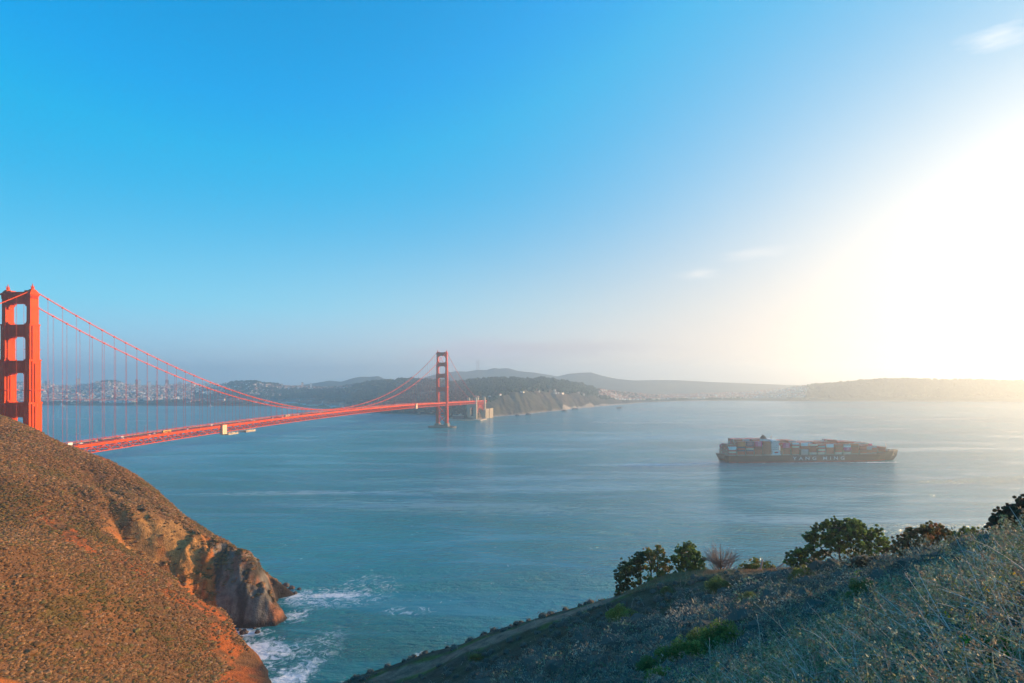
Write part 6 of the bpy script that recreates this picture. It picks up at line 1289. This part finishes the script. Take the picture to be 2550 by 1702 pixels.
def near_tangle():
    rng = np.random.default_rng(31); n = 7500; Y = np.exp(rng.uniform(math.log(3.4), math.log(46), n)); k = rng.uniform(.18, .90, n); w = rng.random(n) < np.clip((k - .15) * 3 + .1, 0, 1); Y, k = Y[w], k[w]; X = k * Y; Z = sz(X, Y); n = len(X)
    # sprays of grey green leaf on arching stems
    D = rng.normal(size=(n, 3)) * [.45, .4, .2] + [-.65, .05, .75]; L = rng.uniform(.35, 1.25, n) * np.interp(Y, [3, 6, 12, 18, 30, 46], [.5, .9, 1.0, .8, .8, .9]); V, q, cv, Pt = stems(np.stack([X, Y, Z - .03], 1), D, L, np.clip(.00095 * Y, .003, .016) * np.where(rng.random(n) < .2, 1.7, 1), np.array([(.62, .47, .40), (.38, .26, .21), (.80, .66, .58), (.50, .46, .27)])[rng.integers(0, 4, n)], rng, 7, .8, .5)
    stuff_mesh('arching_stems', V, q, cv, STEMM, 'pale arching dry stems tangled in the near corner', 'stems')
    k_ = rng.random(n) < .55; Cc = Pt[k_][:, 2:].reshape(-1, 3); yy = np.repeat(Y[k_], Pt.shape[1] - 2); V, Fc, cv = leaves(Cc, .075 * np.clip(yy / 8, .5, 2.6), 13, 1.0, np.array([(.30, .34, .19), (.38, .38, .25), (.18, .22, .10), (.36, .27, .18)])[rng.integers(0, 4, len(Cc))], rng, 1, .1, .3)
    cen = V.reshape(-1, 3, 3).mean(1, keepdims=True); sc = np.repeat(np.clip(.0026 * yy, .014, .05), 13)[:, None, None]; V = ((V.reshape(-1, 3, 3) - cen) * sc + cen).reshape(-1, 3)
    stuff_mesh('sage_leaves', V, Fc, cv, SCRUBM, 'small grey green leaves over the near tangle of stems', 'leaves')
    # a few long pale stalks one can tell apart
    for i, (pts, lab) in enumerate([([(1908, 1701), (1893, 1620), (1890, 1560), (1884, 1530)], 'long pale straw stalk standing at bottom centre of the slope'), ([(2050, 1701), (1985, 1610), (1940, 1555), (1876, 1500)], 'long leaning grey stalk rising left over the shaded scrub'),
                                    ([(1815, 1700), (1790, 1655), (1782, 1620)], 'thin pale stalk beside the large green mounds'), ([(1702, 1700), (1690, 1680), (1686, 1665)], 'short thin stalk at the bottom edge left of the mounds'), ([(1770, 1701), (1768, 1640), (1766, 1588)], 'upright thin stalk in front of the large green mound'),
                                    ([(2160, 1701), (2100, 1620), (2060, 1560), (2010, 1500)], 'grey stalk leaning left right of the long leaning one'), ([(2045, 1701), (2030, 1650), (2016, 1622)], 'forked white stalk near the bottom edge'), ([(2200, 1701), (2165, 1640), (2120, 1590), (2096, 1560)], 'brown curved stalk in the near tangle')]):
        Yb = hit(pts[0][0], 1701)[1]; q = np.array([P(x, y, Yb * (1 + .02 * j)) for j, (x, y) in enumerate(pts)]); e = empty('dry_stalk', tuple(q[0])); m = MB(); tt = np.linspace(0, len(q) - 1, 12); qq = np.stack([np.interp(tt, range(len(q)), q[:, a]) for a in range(3)], 1) - q[0]
        qq[1:-1] += rng.normal(size=(10, 3)) * .004; m.tube(qq, np.linspace(.0009, .0004, 12) * Yb, 5); m.build('stem', STRAWM, e, smooth=True)
        s = MB()
        for j in range(5): a = qq[4 + j]; d = rng.normal(size=3) * .35 + [0, 0, .6]; s.tube([a, a + d / np.linalg.norm(d) * .02 * Yb * .6], [.0005 * Yb, .0002 * Yb], 4)
        s.build('side_twigs', STRAWM, e); tag(e, lab, 'dry stalk', 'single stalks in the near scrub')
STRAWM = mat('pale straw', (.50, .40, .30), .8, [(9, .8, 1.15, 3)])
near_tangle()
def mustard(px, py, h, label, seed, flowers=14):
    p = hit(px, py); rng = np.random.default_rng(seed); root = empty('mustard_plant', tuple(p)); m = MB(); tips = []
    for i in range(7):
        d = rng.normal(size=3) * [.35, .3, .1] + [-.25, 0, 1]; d /= np.linalg.norm(d); pts = [np.zeros(3)]
        for k in range(5): d = d + rng.normal(size=3) * .12; d /= np.linalg.norm(d); pts.append(pts[-1] + d * h / 5)
        m.tube(pts, np.linspace(.0045, .002, 6), 4); tips.append(pts[-1])
        for k in range(2, 6): dd = d + rng.normal(size=3) * .5; q = pts[k] + dd / np.linalg.norm(dd) * h * .12; m.tube([pts[k], q], [.002, .0012], 3); tips.append(q)
    m.build('stems', mat('green stem', (.16, .24, .05), .6), root); tips = np.array(tips)
    V, Fc, cv = leaves(tips, np.full(len(tips), .016), 9, .011, np.tile([[.75, .55, .03]], (len(tips), 1)), rng, 1, .1, .15); me = np_mesh('blossoms', V, Fc); set_vcol(me, 'cover', cv); link_mesh('blossoms', me, LEAFM, root)
    Cc = np.array([rng.normal(size=3) * [.09, .09, .04] + [0, 0, .08] for _ in range(16)]); V, Fc, cv = leaves(Cc, np.full(16, .07), 16, .032, np.tile([[.07, .20, .03]], (16, 1)), rng, .7, .2, .3); me = np_mesh('leaves', V, Fc); set_vcol(me, 'cover', cv); link_mesh('leaves', me, LEAFM, root); tag(root, label, 'wildflower', 'yellow flowered plants in the near scrub')
for a in [(2430, 1640, .42, 'yellow flowered plant with bright green leaves at the lower right', 1), (2520, 1560, .5, 'yellow flowered plant hugging the right edge of the picture', 2), (2400, 1520, .6, 'single yellow bloomed plant higher up the near tangle', 3), (2210, 1690, .3, 'short yellow flowered plant at the bottom edge', 4), (2140, 1560, .5, 'sparse yellow flowered plant left in the near tangle', 5)]: mustard(*a)
def leafy(px, py, s, label, seed):
    p = hit(px, py); rng = np.random.default_rng(seed); root = empty('leafy_plant', tuple(p)); n = 60; Cc = rng.normal(size=(n, 3)) * [.16, .12, .06] * s + [0, 0, .12 * s]; V, Fc, cv = leaves(Cc, np.full(n, .06 * s), 14, .03 * s, np.array([(.05, .24, .04), (.08, .30, .05), (.03, .14, .03)])[rng.integers(0, 3, n)], rng, .7, .2, .3)
    me = np_mesh('leaves', V, Fc); set_vcol(me, 'cover', cv); link_mesh('leaves', me, LEAFM, root); m = MB(); [m.tube([(0, 0, -.03), c], [.005, .002], 4) for c in Cc[:16]]; m.build('stems', mat('plant stem', (.10, .16, .05), .7), root); tag(root, label, 'plant', 'fresh green plants low in the near corner')
for a in [(2475, 1655, 1.0, 'fresh green leafy plant at the lower right corner, larger', 1), (2530, 1675, .8, 'fresh green leafy plant tight in the lower right corner', 2), (2410, 1615, .7, 'small fresh green plant left of the larger leafy one', 3)]: leafy(*a)
